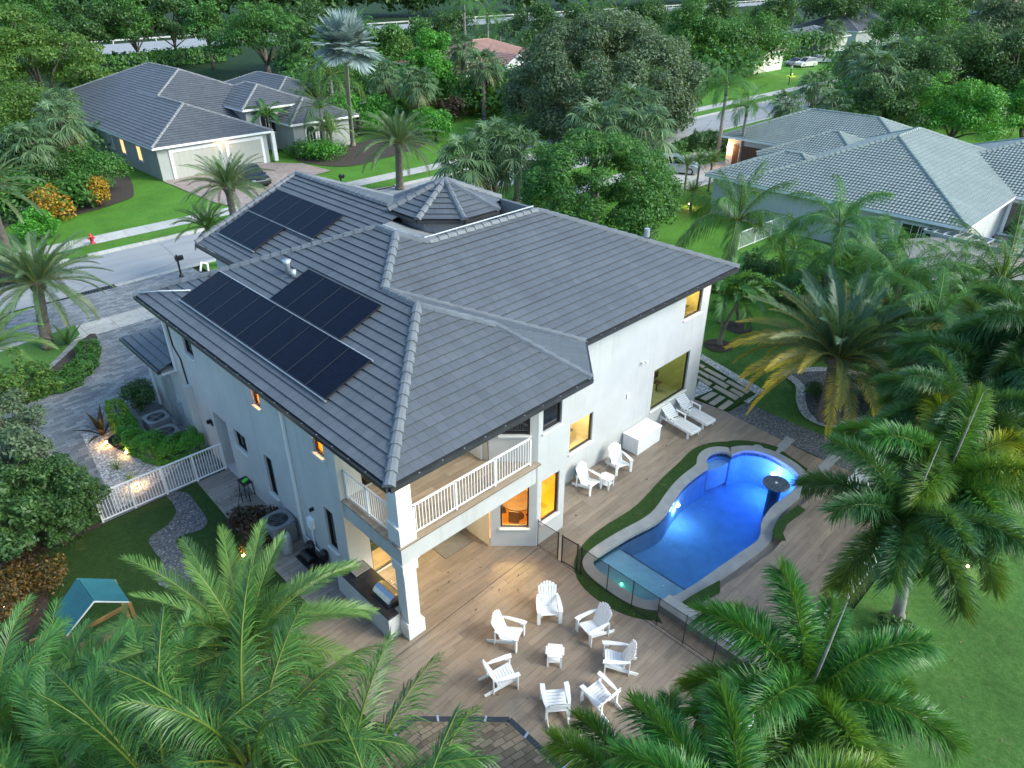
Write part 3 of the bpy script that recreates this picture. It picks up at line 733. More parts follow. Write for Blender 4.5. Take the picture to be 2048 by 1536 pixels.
def wall(mb, p0, d, L, z0, z1, holes=(), n=None, depth=.16):
    """single-skin wall with window openings and reveals; n = outward normal"""
    p0 = np.array((p0[0], p0[1], 0.), float); d = norm((d[0], d[1], 0)); n = norm((n[0], n[1], 0))
    xs = sorted({0, L, *[h[0] for h in holes], *[h[1] for h in holes]}); zs = sorted({z0, z1, *[h[2] for h in holes], *[h[3] for h in holes]})
    P = lambda a, z, k=0: p0+d*a+np.array((0, 0, z))-n*k
    for i in range(len(xs)-1):
        for j in range(len(zs)-1):
            a, b, c, e = xs[i], xs[i+1], zs[j], zs[j+1]; ma, mc = (a+b)/2, (c+e)/2
            if any(h[0] < ma < h[1] and h[2] < mc < h[3] for h in holes): continue
            mb.add([P(a, c), P(b, c), P(b, e), P(a, e)], [(0, 1, 2, 3)])
    for a, b, c, e, *dd in holes:
        if dd: depth = dd[0]
        for q in ([P(a,c),P(b,c),P(b,c,depth),P(a,c,depth)], [P(a,e),P(b,e),P(b,e,depth),P(a,e,depth)],
                  [P(a,c),P(a,e),P(a,e,depth),P(a,c,depth)], [P(b,c),P(b,e),P(b,e,depth),P(b,c,depth)]): mb.add(q, [(0, 1, 2, 3)])
def window(par, p0, d, n, hole, pane='glass', depth=.13, fw=.055, rm=None, rdepth=1.6, light=0, label=None, sill=True, mull=0, col=(1,.62,.28)):
    """frame (> pane) set back in an opening; rm builds the lit room behind it"""
    p0 = np.array((p0[0], p0[1], 0.), float); d = norm((d[0], d[1], 0)); n = norm((n[0], n[1], 0)); a, b, c, e = hole
    P = lambda s, z, k=0: p0+d*s+np.array((0, 0, z))-n*k
    f = MB(); k = depth-.02; g = .002
    a += g; b -= g; c += g; e -= g
    f.bar(P(a+fw/2, c, k), P(a+fw/2, e, k), fw, .07, n); f.bar(P(b-fw/2, c, k), P(b-fw/2, e, k), fw, .07, n)
    f.bar(P(a+fw, c+fw/2, k), P(b-fw, c+fw/2, k), .07, fw); f.bar(P(a+fw, e-fw/2, k), P(b-fw, e-fw/2, k), .07, fw)
    for i in range(mull):
        s = a+(b-a)*(i+1)/(mull+1); f.bar(P(s, c+fw, k), P(s, e-fw, k), .045, .05, n)
    fr = f.build('window', M['frame'], par)
    if label: fr['label'] = label
    out = np.dot(np.cross(d, (0, 0, 1)), n) > 0
    g_ = MB(); g_.add([P(a+fw, c+fw, k+.01), P(b-fw, c+fw, k+.01), P(b-fw, e-fw, k+.01), P(a+fw, e-fw, k+.01)], [(0, 1, 2, 3) if out else (3, 2, 1, 0)])
    g_.build('pane', M[pane], fr)
    if sill:
        s = MB(); s.bar(P(a-.05, c-.03, -.02), P(b+.05, c-.03, -.02), .10, .055); s.build('sill', M['stucco_trim'], fr)
    if rm:
        r = MB(); D = rdepth; x0, x1, z0, z1 = a-.25, b+.25, c-.35, e+.25; K = depth+.02
        for q in ([P(x0,z0,D),P(x1,z0,D),P(x1,z1,D),P(x0,z1,D)], [P(x0,z0,K),P(x1,z0,K),P(x1,z0,D),P(x0,z0,D)],
                  [P(x0,z1,K),P(x1,z1,K),P(x1,z1,D),P(x0,z1,D)], [P(x0,z0,K),P(x0,z1,K),P(x0,z1,D),P(x0,z0,D)], [P(x1,z0,K),P(x1,z1,K),P(x1,z1,D),P(x1,z0,D)]):
            r.add(q, [(0, 1, 2, 3)])
        ro = r.build('room', M[rm], par)
        lamp('room_lamp', tuple(P((x0+x1)/2, z1-.3, D*.55)), light, col, .12)
        fu = MB()
        if b-a > .7:
            s = P((a+b)/2, c-.3, D*.6); fu.lathe((s[0], s[1], c-.33), [(.05, 0), (.05, .5), (min(.55, (b-a)*.4), .52), (min(.55, (b-a)*.4), .56)], 16)
            fu.bar(P(a+.05, c-.1, D-.15), P(a+(b-a)*.45, c-.1, D-.15), .25, .7)
            for k_ in range(3):
                q0 = a+(b-a)*(.2+.3*k_); fu.bar(P(q0, c-.33, D*.45), P(q0, c+.15, D*.45), .05, .05, n); fu.bar(P(q0-.18, c+.12, D*.45), P(q0+.18, c+.12, D*.45), .36, .04); fu.bar(P(q0-.18, c+.45, D*.5), P(q0+.18, c+.45, D*.5), .04, .3)
            fu.bar(P(b-(b-a)*.4, c+(e-c)*.6, D-.03), P(b-.1, c+(e-c)*.6, D-.03), .03, .5)
            fu.build('furniture', M['furn'], ro)
    return fr

def hip_block(tile, cap, x0, x1, y0, y1, ze, sl, row=.36, capw=.32, t=.045, skip=(), skipc=(), ridge=True):
    """hip roof over a rectangle (eaves given)"""
    w, d = x1-x0, y1-y0; h = min(w, d)/2; zt = ze+sl*h
    if w >= d: A, B = (x0+h, y0+h, zt), (x1-h, y0+h, zt)
    else: A, B = (x0+h, y0+h, zt), (x0+h, y1-h, zt)
    c = [(x0, y0, ze), (x1, y0, ze), (x1, y1, ze), (x0, y1, ze)]
    if w >= d:
        F = {'S': [c[0], c[1], B, A], 'E': [c[1], c[2], B], 'N': [c[2], c[3], A, B], 'W': [c[3], c[0], A]}; H = [(c[0], A), (c[1], B), (c[2], B), (c[3], A)]
    else:
        F = {'S': [c[0], c[1], A], 'E': [c[1], c[2], B, A], 'N': [c[2], c[3], B], 'W': [c[3], c[0], A, B]}; H = [(c[0], A), (c[1], A), (c[2], B), (c[3], B)]
    for k, f in F.items():
        if k not in skip: facet(tile, f, row, t)
    for i, (p, q) in enumerate(H):
        if i not in skipc: caps(cap, p, q, capw, .42)
    if ridge and abs(w-d) > .1: caps(cap, A, B, capw, .42)
    return A, B

# ================================================================ THE HOUSE
house = thing('house', 'large white two-storey stucco house with dark grey tile roof, solar panels and corner balcony', 'house')
ZE, SL, OV = 6.6, .40, .55
XE, YE = -.55, -.65
A = (-.55, -.65, 6.6); Dp = (-.55, 16.05, 6.6); P1 = (4.185, 4.085, 8.494); P2 = (4.185, 5.855, 8.494)
CN = (7.15, -.65, 6.6); W_ = (5.90, 2.37, 7.808); F_ = (8.92, 1.12, 6.6)
P4 = (6.35, 9.15, 9.36); P3 = (6.35, 8.02, 9.36)
ER = (19.0, 1.12, 6.6); RB = (12.9, 7.22, 9.04); RV = (7.2, 7.22, 9.04); RD = (19.0, 15.5, 6.6)
tile = MB(); 
facet(tile, [Dp, A, P1, P2, P3, P4])
facet(tile, [A, CN, W_, P1])
facet(tile, [CN, F_, W_])
facet(tile, [P2, P1, W_, F_])
facet(tile, [F_, ER, RB, RV, P3, P2])
facet(tile, [ER, RD, (12.9, 9.4, 9.04), RB])
tile.build('roof', M['tile'], house)
bk = MB()
bk.add([P3, RV, P4], [(0, 1, 2)])
bk.add([RV, RB, (RB[0], RB[1], 7.0), (RV[0], RV[1], 7.0)], [(0, 1, 2, 3)]); bk.add([RB, (12.9, 9.4, 9.04), (12.9, 9.4, 7.0), (12.9, 7.22, 7.0)], [(0, 1, 2, 3)])
bk.add([Dp, P4, (6.35, 13.09, 6.6)], [(0, 1, 2)])
bk.add([(12.9, 9.4, 9.0), (19, 15.5, 6.56), (12.9, 15.5, 6.56)], [(0, 1, 2)])
bk.build('back_roof', M['flash'], house)
for nm, (p, q) in {'a': (A, P1), 'b': (P1, P2), 'c': (P2, P3), 'd': (P3, P4), 'e': (Dp, P4), 'f': (CN, W_), 'g': (W_, P1), 'h': (F_, P2), 'i': (ER, RB), 'j': (RV, RB), 'k': (RV, P3)}.items():
    c_ = MB(); caps(c_, p, q, .35 if nm in 'ac' else .31, .42, .12); c_.build('ridge_cap', M['cap'], house)
fl = MB(); fl.tube([np.add(RV, (0, .25, .10)), np.add(RB, (0, .25, .10))], .035, 6); fl.tube([np.add(P4, (.3, .1, .0)), (6.9, 8.7, 9.2), (7.1, 7.9, 9.12), np.add(RV, (.2, .2, .1))], .03, 6)
fl.build('flashing', M['galv'], house)
# gutters, fascia, soffit
gt = MB()
for p, q in ((A, Dp), (A, CN), (CN, F_), (F_, ER), (ER, RD)):
    p = np.array(p); q = np.array(q); n_ = norm(np.cross(norm(q-p), (0, 0, 1)))
    cen = np.array((8, 8, 6.6))
    if np.dot(n_, cen-p) > 0: n_ = -n_
    gt.bar(p+n_*.03-np.array((0,0,.10)), q+n_*.03-np.array((0,0,.10)), .13, .14)
gt.build('gutter', M['gutter'], house)
def hangers(p, q):
    p = np.array(p); q = np.array(q); L = np.linalg.norm(q-p); n = int(L/.75)
    for i in range(n+1):
        c = p+(q-p)*i/max(n, 1); gb = MB(); gb.obox(c+np.array((0, 0, -.03)), .035, .035, .02); gb.build('gutter_clip', M['galv'], house)
for p, q in (((-.60, -.5, 6.6), (-.60, 15.9, 6.6)), ((-.4, -.70, 6.6), (7.2, -.70, 6.6)), ((9, 1.07, 6.6), (18.9, 1.07, 6.6))): hangers(p, q)
sf = MB(); sf.prism([(-.5, -.6), (7.34, -.6), (8.9, 1.16), (18.95, 1.16), (18.95, 15.4), (-.5, 16.0)], 6.36, 6.40)
sf.build('soffit', M['stucco_trim'], house)
# walls
Wm = MB(); wins = []
def hwall(p0, p1, z0, z1, n, specs=(), name='wall', m='stucco'):
    mb = MB(); d = np.array(p1, float)-np.array(p0, float); L = float(np.linalg.norm(d))
    wall(mb, p0, d, L, z0, z1, [(*s[0], s[1].get('depth', .13)+.03) for s in specs], n)
    mb.build(name, M[m], house)
    for s in specs: window(house, p0, d, n, s[0], **s[1])
ZT = 6.38
hwall((0, 3.0), (0, 15.4), 0, ZT, (-1, 0), [
    ((9.82, 10.66, 4.78, 6.1), dict(pane='darkglass')),
    ((4.54, 5.06, 4.88, 6.1), dict(rm='room_amber', light=70)),
    ((.60, 1.19, 4.9, 6.1), dict(rm='room_amber', light=70)),
    ((6.6, 7.5, 1.94, 2.75), dict(pane='darkglass', mull=1)),
    ((4.6, 5.18, 1.03, 2.78), dict(pane='darkglass')),
    ((.68, 1.22, 1.06, 2.75), dict(pane='darkglass')),
    ((8.15, 9.35, 0.0, 2.68), dict(pane='white', depth=.9, sill=False))])
hwall((0, 15.4), (0, 19.1), 0, 3.3, (-1, 0))
hwall((0, 15.4), (9, 15.4), 3.3, ZT, (0, 1)); hwall((0, 19.1), (9, 19.1), 0, 3.3, (0, 1))
hwall((18.17, 1.77), (18.17, 15.2), 0, ZT, (1, 0)); hwall((18.17, 15.2), (9, 15.4), 0, ZT, (0, 1))
hwall((8.70, 1.77), (18.17, 1.77), 0, ZT, (0, -1), [
    ((.47, 1.83, 1.38, 2.74), dict(rm='room_cream', light=48, rdepth=2.4, col=(1,.84,.58), label='square ground-floor window looking into a cream room')),
    ((5.8, 8.5, .95, 3.0), dict(rm='room_olive', light=26, rdepth=2.6, col=(.95,.92,.6), label='large ground-floor picture window with olive light')),
    ((7.58, 8.87, 4.74, 6.2), dict(rm='room_cream', light=34, col=(1,.8,.3), label='upper corner window glowing yellow'))])
hwall((7.10, .17), (8.70, 1.77), 0, ZT, (1, -1))
hwall((5.70, .17), (7.10, .17), 0, ZT, (0, -1), [
    ((.20, 1.10, .90, 2.74), dict(label='tall amber-lit window on the flat face of the bay')),
    ((.20, 1.10, 4.70, 6.2), dict(pane='darkglass'))])
hwall((4.55, 1.30), (5.70, .17), 0, ZT, (-1, -1), [
    ((.36, 1.34, .82, 2.72), dict(label='amber-lit window on the angled face of the bay')),
    ((.36, 1.34, 4.72, 6.0), dict(pane='darkglass'))])
hwall((4.52, 1.30), (4.52, 3.0), 0, ZT, (-1, 0), m='cream')
hwall((0, 3.0), (4.52, 3.0), 0, ZT, (0, -1), [
    ((.80, 3.6, .02, 2.5), dict(rm='room_olive', light=90, rdepth=3.0, mull=1, sill=False, label='ground-floor sliding glass door with chandelier inside')),
    ((.80, 2.6, 3.70, 6.0), dict(rm='room_olive', light=22, rdepth=.55, mull=0, sill=False, label='balcony glass door'))], m='cream')
br_ = MB(); zb, zt_ = .2, 3.0
BR = [(4.62, 1.5), (5.75, .38), (7.05, .38), (8.4, 1.75), (8.4, 2.95), (4.62, 2.95)]
br_.add([(x, y, zb) for x, y in BR], [tuple(range(6))]); br_.add([(x, y, zt_) for x, y in BR], [tuple(range(6))])
for i in (2, 3, 4, 5): a_, b_ = BR[i], BR[(i+1) % 6]; br_.add([(*a_, zb), (*b_, zb), (*b_, zt_), (*a_, zt_)], [(0, 1, 2, 3)])
bro = br_.build('room', M['room_amber'], house); lamp('room_lamp', (6.3, 1.9, 2.6), 170, (1, .72, .3), .15, house)
ft = MB(); ft.lathe((6.2, 1.6, .2), [(.25, 0), (.06, .05), (.06, .7), (.62, .72), (.62, .76)], 20); ft.build('table', M['furn'], bro)
for i in range(5): a_ = 1.25*i; ft = MB(); ft.obox((6.2+.62*math.cos(a_), 1.6+.62*math.sin(a_), .55), .36, .36, .05, rz=a_); ft.obox((6.2+.78*math.cos(a_), 1.6+.78*math.sin(a_), .8), .05, .36, .5, rz=a_); ft.build('dining_chair', M['furn'], bro)
ch = MB(); ch.lathe((1.55, 4.3, 1.9), [(.05, .5), (.22, .3), (.25, .1), (.12, 0)], 12); ch.build('chandelier', M['bulb'], house, True)
lamp('chandelier_light', (1.55, 4.3, 1.7), 60, (1, .72, .35), .2)
dr = MB(); dr.box(4.44, 4.515, 1.55, 2.55, 3.69, 5.75)
for z in (4.0, 4.75): dr.box(4.42, 4.44, 1.68, 2.42, z, z+.62)
dro = dr.build('door', M['white'], house); hb = MB(); hb.obox((4.40, 1.65, 4.7), .05, .05, .14); hb.build('handle', M['galv'], dro)
# balcony slab, beams, column
bm_ = MB(); bm_.box(.06, 5.5, .06, .46, 2.98, 3.64); bm_.box(.06, .46, .46, 2.99, 2.98, 3.64); bm_.build('balcony_beam', M['stucco'], house)
bs = MB(); bs.prism([(.0, .0), (5.68, .0), (5.68, .155), (4.5, 1.32), (4.5, 2.99), (.0, 2.99)], 3.645, 3.685); bs.build('balcony_floor', M['balcony_tile'], house)
bc = MB(); bc.prism([(.47, .47), (5.35, .47), (4.5, 1.3), (4.5, 2.98), (.47, 2.98)], 3.2, 3.26); bc.build('balcony_ceiling', M['stucco_trim'], house)
co = MB()
co.box(0, .62, 0, .62, 0, .52); co.box(.03, .59, .03, .59, .52, .58); co.box(.09, .53, .09, .53, .58, 2.62)
co.box(.04, .58, .04, .58, 2.62, 2.98); co.box(.055, .625, .055, .625, 3.69, 4.32); co.box(.03, .65, .03, .65, 2.99, 3.0)
co.box(.12, .5, .12, .5, 2.9, 3.8); co.box(.025, .655, .025, .655, 4.32, 4.37); co.box(.09, .58, .09, .58, 4.37, 6.36)
co.build('column', M['stucco_trim'], house, bevel=.008)
def railing(par, p, q, z, h=1.05, step=.115, post=1.4, name='railing', mat='white', ends=True):
    p = np.array(p, float); q = np.array(q, float); L = np.linalg.norm(q-p); d = (q-p)/L
    rr = MB(); X = lambda s, zz: (p[0]+d[0]*s, p[1]+d[1]*s, zz)
    rr.bar(X(0, z+h), X(L, z+h), .06, .045); rr.bar(X(0, z+.09), X(L, z+.09), .045, .04)
    o = rr.build(name, M[mat], par)
    n = int(L/step); b = MB()
    for i in range(1, n): s = L*i/n; b.bar(X(s, z+.11), X(s, z+h-.022), .022, .022, (d[0], d[1], 0))
    b.build('balusters', M[mat], o)
    k = max(1, round(L/post))
    for i in range(k+1):
        ps = MB(); s = min(max(L*i/k, .03), L-.03); ps.box(X(s,0)[0]-.03, X(s,0)[0]+.03, X(s,0)[1]-.03, X(s,0)[1]+.03, z, z+h+.03); ps.build('post', M[mat], o)
    return o
railing(house, (.66, .22), (5.40, .22), 3.69); railing(house, (.22, .66), (.22, 2.97), 3.69)
# soffit lamps
for x, y, e in ((.35, -.25, 22), (17.9, 1.45, 12)):
    l = MB(); l.lathe((x, y, 6.30), [(.06, 0), (.07, .06)], 12); l.build('soffit_lamp', M['bulb'], house); lamp('soffit_light', (x, y, 6.22), e, (1, .72, .45), .06)
for x, y, e in ((2.3, 1.9, 7), (2.6, .9, 5)): lamp('ceiling_light', (x, y, 3.1), e, (1, .45, .2), .1)
# downspouts
ds = MB(); ds.bar((-.05, 5.95, 0.1), (-.05, 5.95, 6.2), .08, .10, (0, 1, 0)); ds.bar((-.05, 5.95, 6.2), (-.5, 5.95, 6.45), .08, .1); ds.build('downspout', M['white'], house); ds = MB()
ds.bar((-.05, 15.3, 3.3), (-.05, 15.3, 6.2), .08, .10, (0, 1, 0)); ds.bar((-.05, 15.3, 6.2), (-.5, 15.3, 6.45), .08, .1); ds.build('downspout', M['white'], house); ds = MB()
ds.bar((-.06, 18.9, .1), (-.06, 18.9, 3.0), .09, .11, (0, 1, 0)); ds.build('downspout', M['white'], house)
cdm = MB(); cdm.tube([(-.03, 15.0, 6.2), (-.03, 14.9, 4.6), (-.03, 14.4, 4.2), (-.03, 14.2, 2.2)], .03, 6); cdm.build('conduit', M['gutter'], house)
# small front wing roof
fw = MB(); facet(fw, [(-.6, 19.7, 3.45), (-.6, 15.45, 3.45), (3.2, 15.45, 4.9), (3.2, 15.9, 4.9)]); facet(fw, [(9, 19.7, 3.45), (-.6, 19.7, 3.45), (3.2, 15.9, 4.9), (9, 15.9, 4.9)])
fw.build('wing_roof', M['tile'], house); fg = MB(); fg.box(-.72, -.58, 15.45, 19.8, 3.3, 3.44); fg.box(-.58, 9, 19.66, 19.8, 3.3, 3.44); fg.build('wing_gutter', M['gutter'], house)
wt = MB(); wt.box(-.56, -.02, 15.45, 19.6, 3.2, 3.29); wt.build('wing_soffit', M['stucco_trim'], house)
# street-side wing with gable
sw = MB(); facet(sw, [(3.8, 20.4, 6.6), (3.8, 11.5, 6.6), (9.35, 11.5, 8.82), (9.35, 20.4, 8.82)]); facet(sw, [(15.2, 8.2, 6.5), (15.2, 20.4, 6.5), (9.35, 20.4, 8.82), (9.35, 12.4, 8.82), (11.6, 8.2, 7.928)])
bk2 = MB(); zq = lambda x: 9.33-.36*(x-6.35)
bk2.add([(6.35, 9.15, 9.36), (7.2, 7.26, zq(7.2)-.05), (11.4, 7.26, zq(11.4)), (13.2, 7.26, zq(11.4)), (13.2, 10.5, zq(11.4)), (11.4, 10.5, zq(11.4)), (9.6, 12.6, zq(9.6)), (6.35, 13.09, 6.6)], [(0, 1, 2, 5, 6), (2, 3, 4, 5), (0, 6, 7)]); bk2.build('back_roof', M['flash'], house)
sw.build('street_roof', M['tile'], house)
sc_ = MB(); caps(sc_, (9.35, 12.6, 8.84), (9.35, 20.4, 8.84), .36); caps(sc_, (3.8, 20.4, 6.62), (9.35, 20.4, 8.84), .36); caps(sc_, (15.2, 20.4, 6.5), (9.35, 20.4, 8.84), .36); sc_.build('ridge_cap', M['cap'], house)
sg = MB(); sg.box(3.68, 3.80, 16.0, 20.4, 6.42, 6.56); sg.build('gutter', M['gutter'], house)
hwall((4.35, 16.0), (4.35, 20.0), 0, 6.5, (-1, 0)); hwall((4.35, 20.0), (14.7, 20.0), 0, 6.5, (0, 1)); hwall((14.7, 20), (14.7, 15.4), 0, 6.5, (1, 0))
gbm = MB(); gbm.add([(3.9, 20.3, 6.5), (15.1, 20.3, 6.4), (9.35, 20.3, 8.75)], [(0, 1, 2)]); gbm.build('gable', M['stucco'], house)
# octagonal turret
TC = G2(892, 407, 8.8); TR = 2.5; TZ = 8.8; apx = (TC[0], TC[1], 9.82); tt = MB(); tc = MB(); tw = MB(); tg = MB()
V8 = [(TC[0]+TR*math.cos(R(22.5+45*i)), TC[1]+TR*math.sin(R(22.5+45*i)), TZ) for i in range(8)]
for i in range(8): facet(tt, [V8[i], V8[(i+1) % 8], apx], .34); caps(tc, V8[i], apx, .34, .40, .15)
for i in range(8): a_, b_ = V8[i], V8[(i+1) % 8]; tg.bar(np.add(a_, (0,0,-.1)), np.add(b_, (0,0,-.1)), .12, .14)
tw.prism([(TC[0]+(TR-.5)*math.cos(R(22.5+45*i)), TC[1]+(TR-.5)*math.sin(R(22.5+45*i))) for i in range(8)], 6.6, 8.70)
tt.build('turret_roof', M['tile'], house); tc.build('ridge_cap', M['cap'], house); tg.build('turret_gutter', M['gutter'], house); tw.build('turret_wall', M['stucco'], house)
# solar panels: 21 modules lying on the tiles
def module(ylo, yhi, x0, x1, z_at):
    mb = MB(); z0, z1 = z_at(x0)+.13, z_at(x1)+.13
    mb.add([(x0, ylo, z0), (x0, yhi, z0), (x1, yhi, z1), (x1, ylo, z1)], [(3, 2, 1, 0)], [(0.001, 0), (yhi-ylo, 0), (yhi-ylo, x1-x0), (0.001, x1-x0)])
    o = mb.build('solar_panel', M['solar'], house)
    f = MB(); t = -.012
    for a, b in (((x0, ylo, z0+t), (x0, yhi, z0+t)), ((x1, ylo, z1+t), (x1, yhi, z1+t)), ((x0, ylo, z0+t), (x1, ylo, z1+t)), ((x0, yhi, z0+t), (x1, yhi, z1+t))): f.bar(a, b, .025, .045)
    f.build('frame', M['black'], o); return o
zl = lambda x: 6.6+.4*(x+.55); zw = lambda x: 6.6+.4*(x-3.8)
for i in range(9): y = 3.37+i*1.107; module(y+.01, y+1.095, .21, 1.83, zl)
for i in range(4): y = 5.10+i*1.107; module(y+.01, y+1.095, 1.90, 3.52, zl)
for i in range(3): y = 16.3+i*1.15; module(y+.01, y+1.135, 4.62, 6.25, zw)
for i in range(5): y = 14.1+i*1.15; module(y+.01, y+1.135, 6.32, 7.95, zw)
rl = MB()
for x, y0, y1, z in ((.18, 3.3, 13.4, zl), (1.865, 3.3, 13.4, zl)): rl.bar((x, y0, z(x)+.11), (x, y1, z(x)+.11), .035, .035)
for x, y0, y1, z in ((4.59, 16.2, 19.8, zw), (6.285, 14.0, 19.8, zw)): rl.bar((x, y0, z(x)+.11), (x, y1, z(x)+.11), .035, .035)
rl.build('solar_rail', M['galv'], house)
vt = MB(); vt.tube([(3.15, 10.35, zl(3.15)), (3.15, 10.35, zl(3.15)+.35), (3.15, 10.35, zl(3.15)+.5)], [.10, .10, .17], 12); vt.tube([(3.1, 9.85, zl(3.1)), (3.1, 9.85, zl(3.1)+.3)], [.08, .1], 10)
vt.build('roof_vent', M['galv'], house, True)
cp = MB(); cp.tube([(1.65, 13.9, zl(1.65)), (1.7, 14.0, zl(1.7)+.35), (1.5, 14.0, zl(1.7)+.45), (1.35, 13.9, zl(1.35)+.3)], .045, 8)
cp.tube([(-.45, 15.8, 6.75), (.0, 14.8, 6.98), (.68, 13.5, 7.2)], .022, 6); cp.build('conduit', M['white'], house, True)
v2 = MB(); v2.tube([(16.2, 4.0, 7.9), (16.2, 4.0, 8.25)], [.12, .12], 10); v2.build('roof_vent', M['galv'], house)
# things fixed to the walls
el = MB(); el.box(-.16, 0, 16.4, 16.8, 1.2, 2.6); el.box(-.14, 0, 17.0, 17.35, 1.0, 2.2); el.box(-.12, 0, 15.9, 16.2, .6, 1.5)
el.tube([(-.08, 16.6, .1), (-.08, 16.6, 1.2)], .03); el.tube([(-.08, 17.15, .1), (-.08, 17.15, 1.0)], .025); el.tube([(-.08, 16.05, .1), (-.1, 14.5, .25), (-.08, 13.4, .3)], .04)
el.build('electric_box', M['galv'], house); ck = MB(); ck.box(-.22, 0, 14.0, 14.3, .1, 3.1); ck.build('pipe_chase', M['stucco'], house)
eb = MB(); eb.box(-.14, 0, 5.05, 5.35, 1.25, 1.65); eb.tube([(-.07, 5.2, .2), (-.07, 5.2, 1.25)], .02); eb.build('electric_box', M['white'], house)
wl = MB(); wl.box(-.05, 0, 12.6, 12.75, 1.85, 2.1); wl.obox((-.12, 12.68, 2.05), .14, .1, .14); wl.obox((-.08, 4.95, 2.2), .14, .06, .12); wl.build('wall_light', M['black'], house)
sl_ = MB(); sl_.obox((13.7, 1.70, 3.75), .09, .12, .09); sl_.obox((13.45, 1.70, 3.8), .09, .12, .09); sl_.obox((12.7, 1.74, 2.55), .16, .05, .22); sl_.build('security_light', M['white'], house)
# railing of the side gate is a fence of its own (see grounds)
# ================================================================ GROUNDS
def sheet(name, pts, z, m, label=None, z0=None):
    mb = MB()
    mb.prism(pts, z if z0 is None else z0, z) if z0 is not None else mb.poly([(x, y, z) for x, y in (pts if sum(pts[i][0]*pts[(i+1)%len(pts)][1]-pts[(i+1)%len(pts)][0]*pts[i][1] for i in range(len(pts))) > 0 else pts[::-1])])
    o = struct(mb.build(name, M[m])); 
    if label: o['label'] = label
    return o
def smooth(pts, k=5, closed=True):
    n = len(pts); out = []
    P = [np.array(p, float) for p in pts]
    for i in range(n if closed else n-1):
        a, b, c, d = [P[(i+j) % n] if closed else P[min(max(i+j, 0), n-1)] for j in (-1, 0, 1, 2)]
        for q in range(k):
            t = q/k; out.append(tuple(.5*((2*b)+(-a+c)*t+(2*a-5*b+4*c-d)*t*t+(-a+3*b-3*c+d)*t**3)))
    if not closed: out.append(tuple(P[-1]))
    return out
def offset(pts, dist):
    n = len(pts); P = [np.array(p, float) for p in pts]
    a = sum(P[i][0]*P[(i+1) % n][1]-P[(i+1) % n][0]*P[i][1] for i in range(n)); s = 1 if a > 0 else -1
    out = []
    for i in range(n):
        d = norm(P[(i+1) % n]-P[i-1]); out.append(tuple(P[i]+dist*s*np.array((d[1], -d[0]))))
    return out
def ring(mb, a, b, z0, z1, rng_=None):
    """band between two outlines with the same vertex count, as a raised slab"""
    n = len(a); R_ = rng_ or range(n)
    for i in R_:
        j = (i+1) % n
        mb.add([(*a[i], z1), (*a[j], z1), (*b[j], z1), (*b[i], z1), (*a[i], z0), (*a[j], z0), (*b[j], z0), (*b[i], z0)],
               [(3, 2, 1, 0), (4, 5, 1, 0), (2, 3, 7, 6)])
POOL = smooth([G2(*p, -.08) for p in [(1192,1119),(1185,1129),(1192,1143),(1211,1157),(1236,1176),(1263,1193),(1286,1204),(1312,1207),(1342,1200),(1378,1181),(1430,1145),(1480,1110),(1512,1088),(1522,1070),(1522,1052),(1530,1036),(1548,1014),(1578,992),(1594,973),(1597,957),(1588,944),(1566,929),(1541,915),(1515,907),(1487,905),(1468,911),(1462,913),(1452,908),(1434,907),(1417,914),(1411,926),(1415,938),(1394,953),(1367,976),(1348,1003),(1331,1031),(1309,1051),(1270,1071),(1240,1088)]], 3)
def relax(P, k):
    P = [np.array(p, float) for p in P]; n = len(P)
    for _ in range(k): P = [P[i]*.5+(P[i-1]+P[(i+1) % n])*.25 for i in range(n)]
    return [tuple(p) for p in P]
def _off(pts, dist): return _off0(pts, dist)
COP = relax(offset(POOL, .42), 6)
# the great ground sheet with a hole for the pool would z-fight nothing: the pool basin lies inside a hole in the deck sheets
def holed(name, outer, hole, z, m, label=None):
    from mathutils.geometry import tessellate_polygon
    o = [Vector((x, y, z)) for x, y in outer]; h = [Vector((x, y, z)) for x, y in hole]
    tris = tessellate_polygon([o, h]); mb = MB(); P = [tuple(v) for v in o+h]; fs = []
    for t in tris:
        a, b, c = [P[i] for i in t]
        cr = (b[0]-a[0])*(c[1]-a[1])-(c[0]-a[0])*(b[1]-a[1]); fs.append(tuple(t) if cr > 0 else tuple(t)[::-1])
    mb.add(P, fs); ob = struct(mb.build(name, M[m]))
    if label: ob['label'] = label
    return ob
BIG = 1500
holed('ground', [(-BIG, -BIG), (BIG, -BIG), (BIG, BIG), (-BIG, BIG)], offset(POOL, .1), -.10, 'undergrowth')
DECK = [(-2.2, 2.9), (-2.2, -8.2), (-4.5, -8.2), (-4.5, -12), (2.0, -12), (2.0, -8.15), (19.0, -8.15), G2(1745, 945), G2(1620, 890), G2(1460, 822), G2(1395, 800), (18.17, 1.9), (18.17, 4), (0, 4), (0, 2.9)]
DECK = [(-2.4, 3.0), (-2.4, -12), (3.2, -12), (3.2, -8.15), (17.9, -8.15), G2(1752, 968), G2(1690, 938), G2(1620, 908), G2(1540, 868), G2(1465, 828), G2(1388, 798), (18.6, 1.9), (18.6, 4), (0, 4), (0, 3.0)]
holed('patio', DECK, offset(POOL, .12), 0.0, 'deck', 'wood-look plank tiled patio around the pool')
sheet('side_path', [(-1.45, 3.0), (-1.45, 9.1), (.0, 9.1), (0, 3.0)], -.004, 'sidedeck'); sheet('side_path', [(-1.42, 9.1), (-1.30, 12.1), (0.9, 12.1), (.9, 11.3), (0, 11.2), (0, 9.1)], -.003, 'sidedeck')
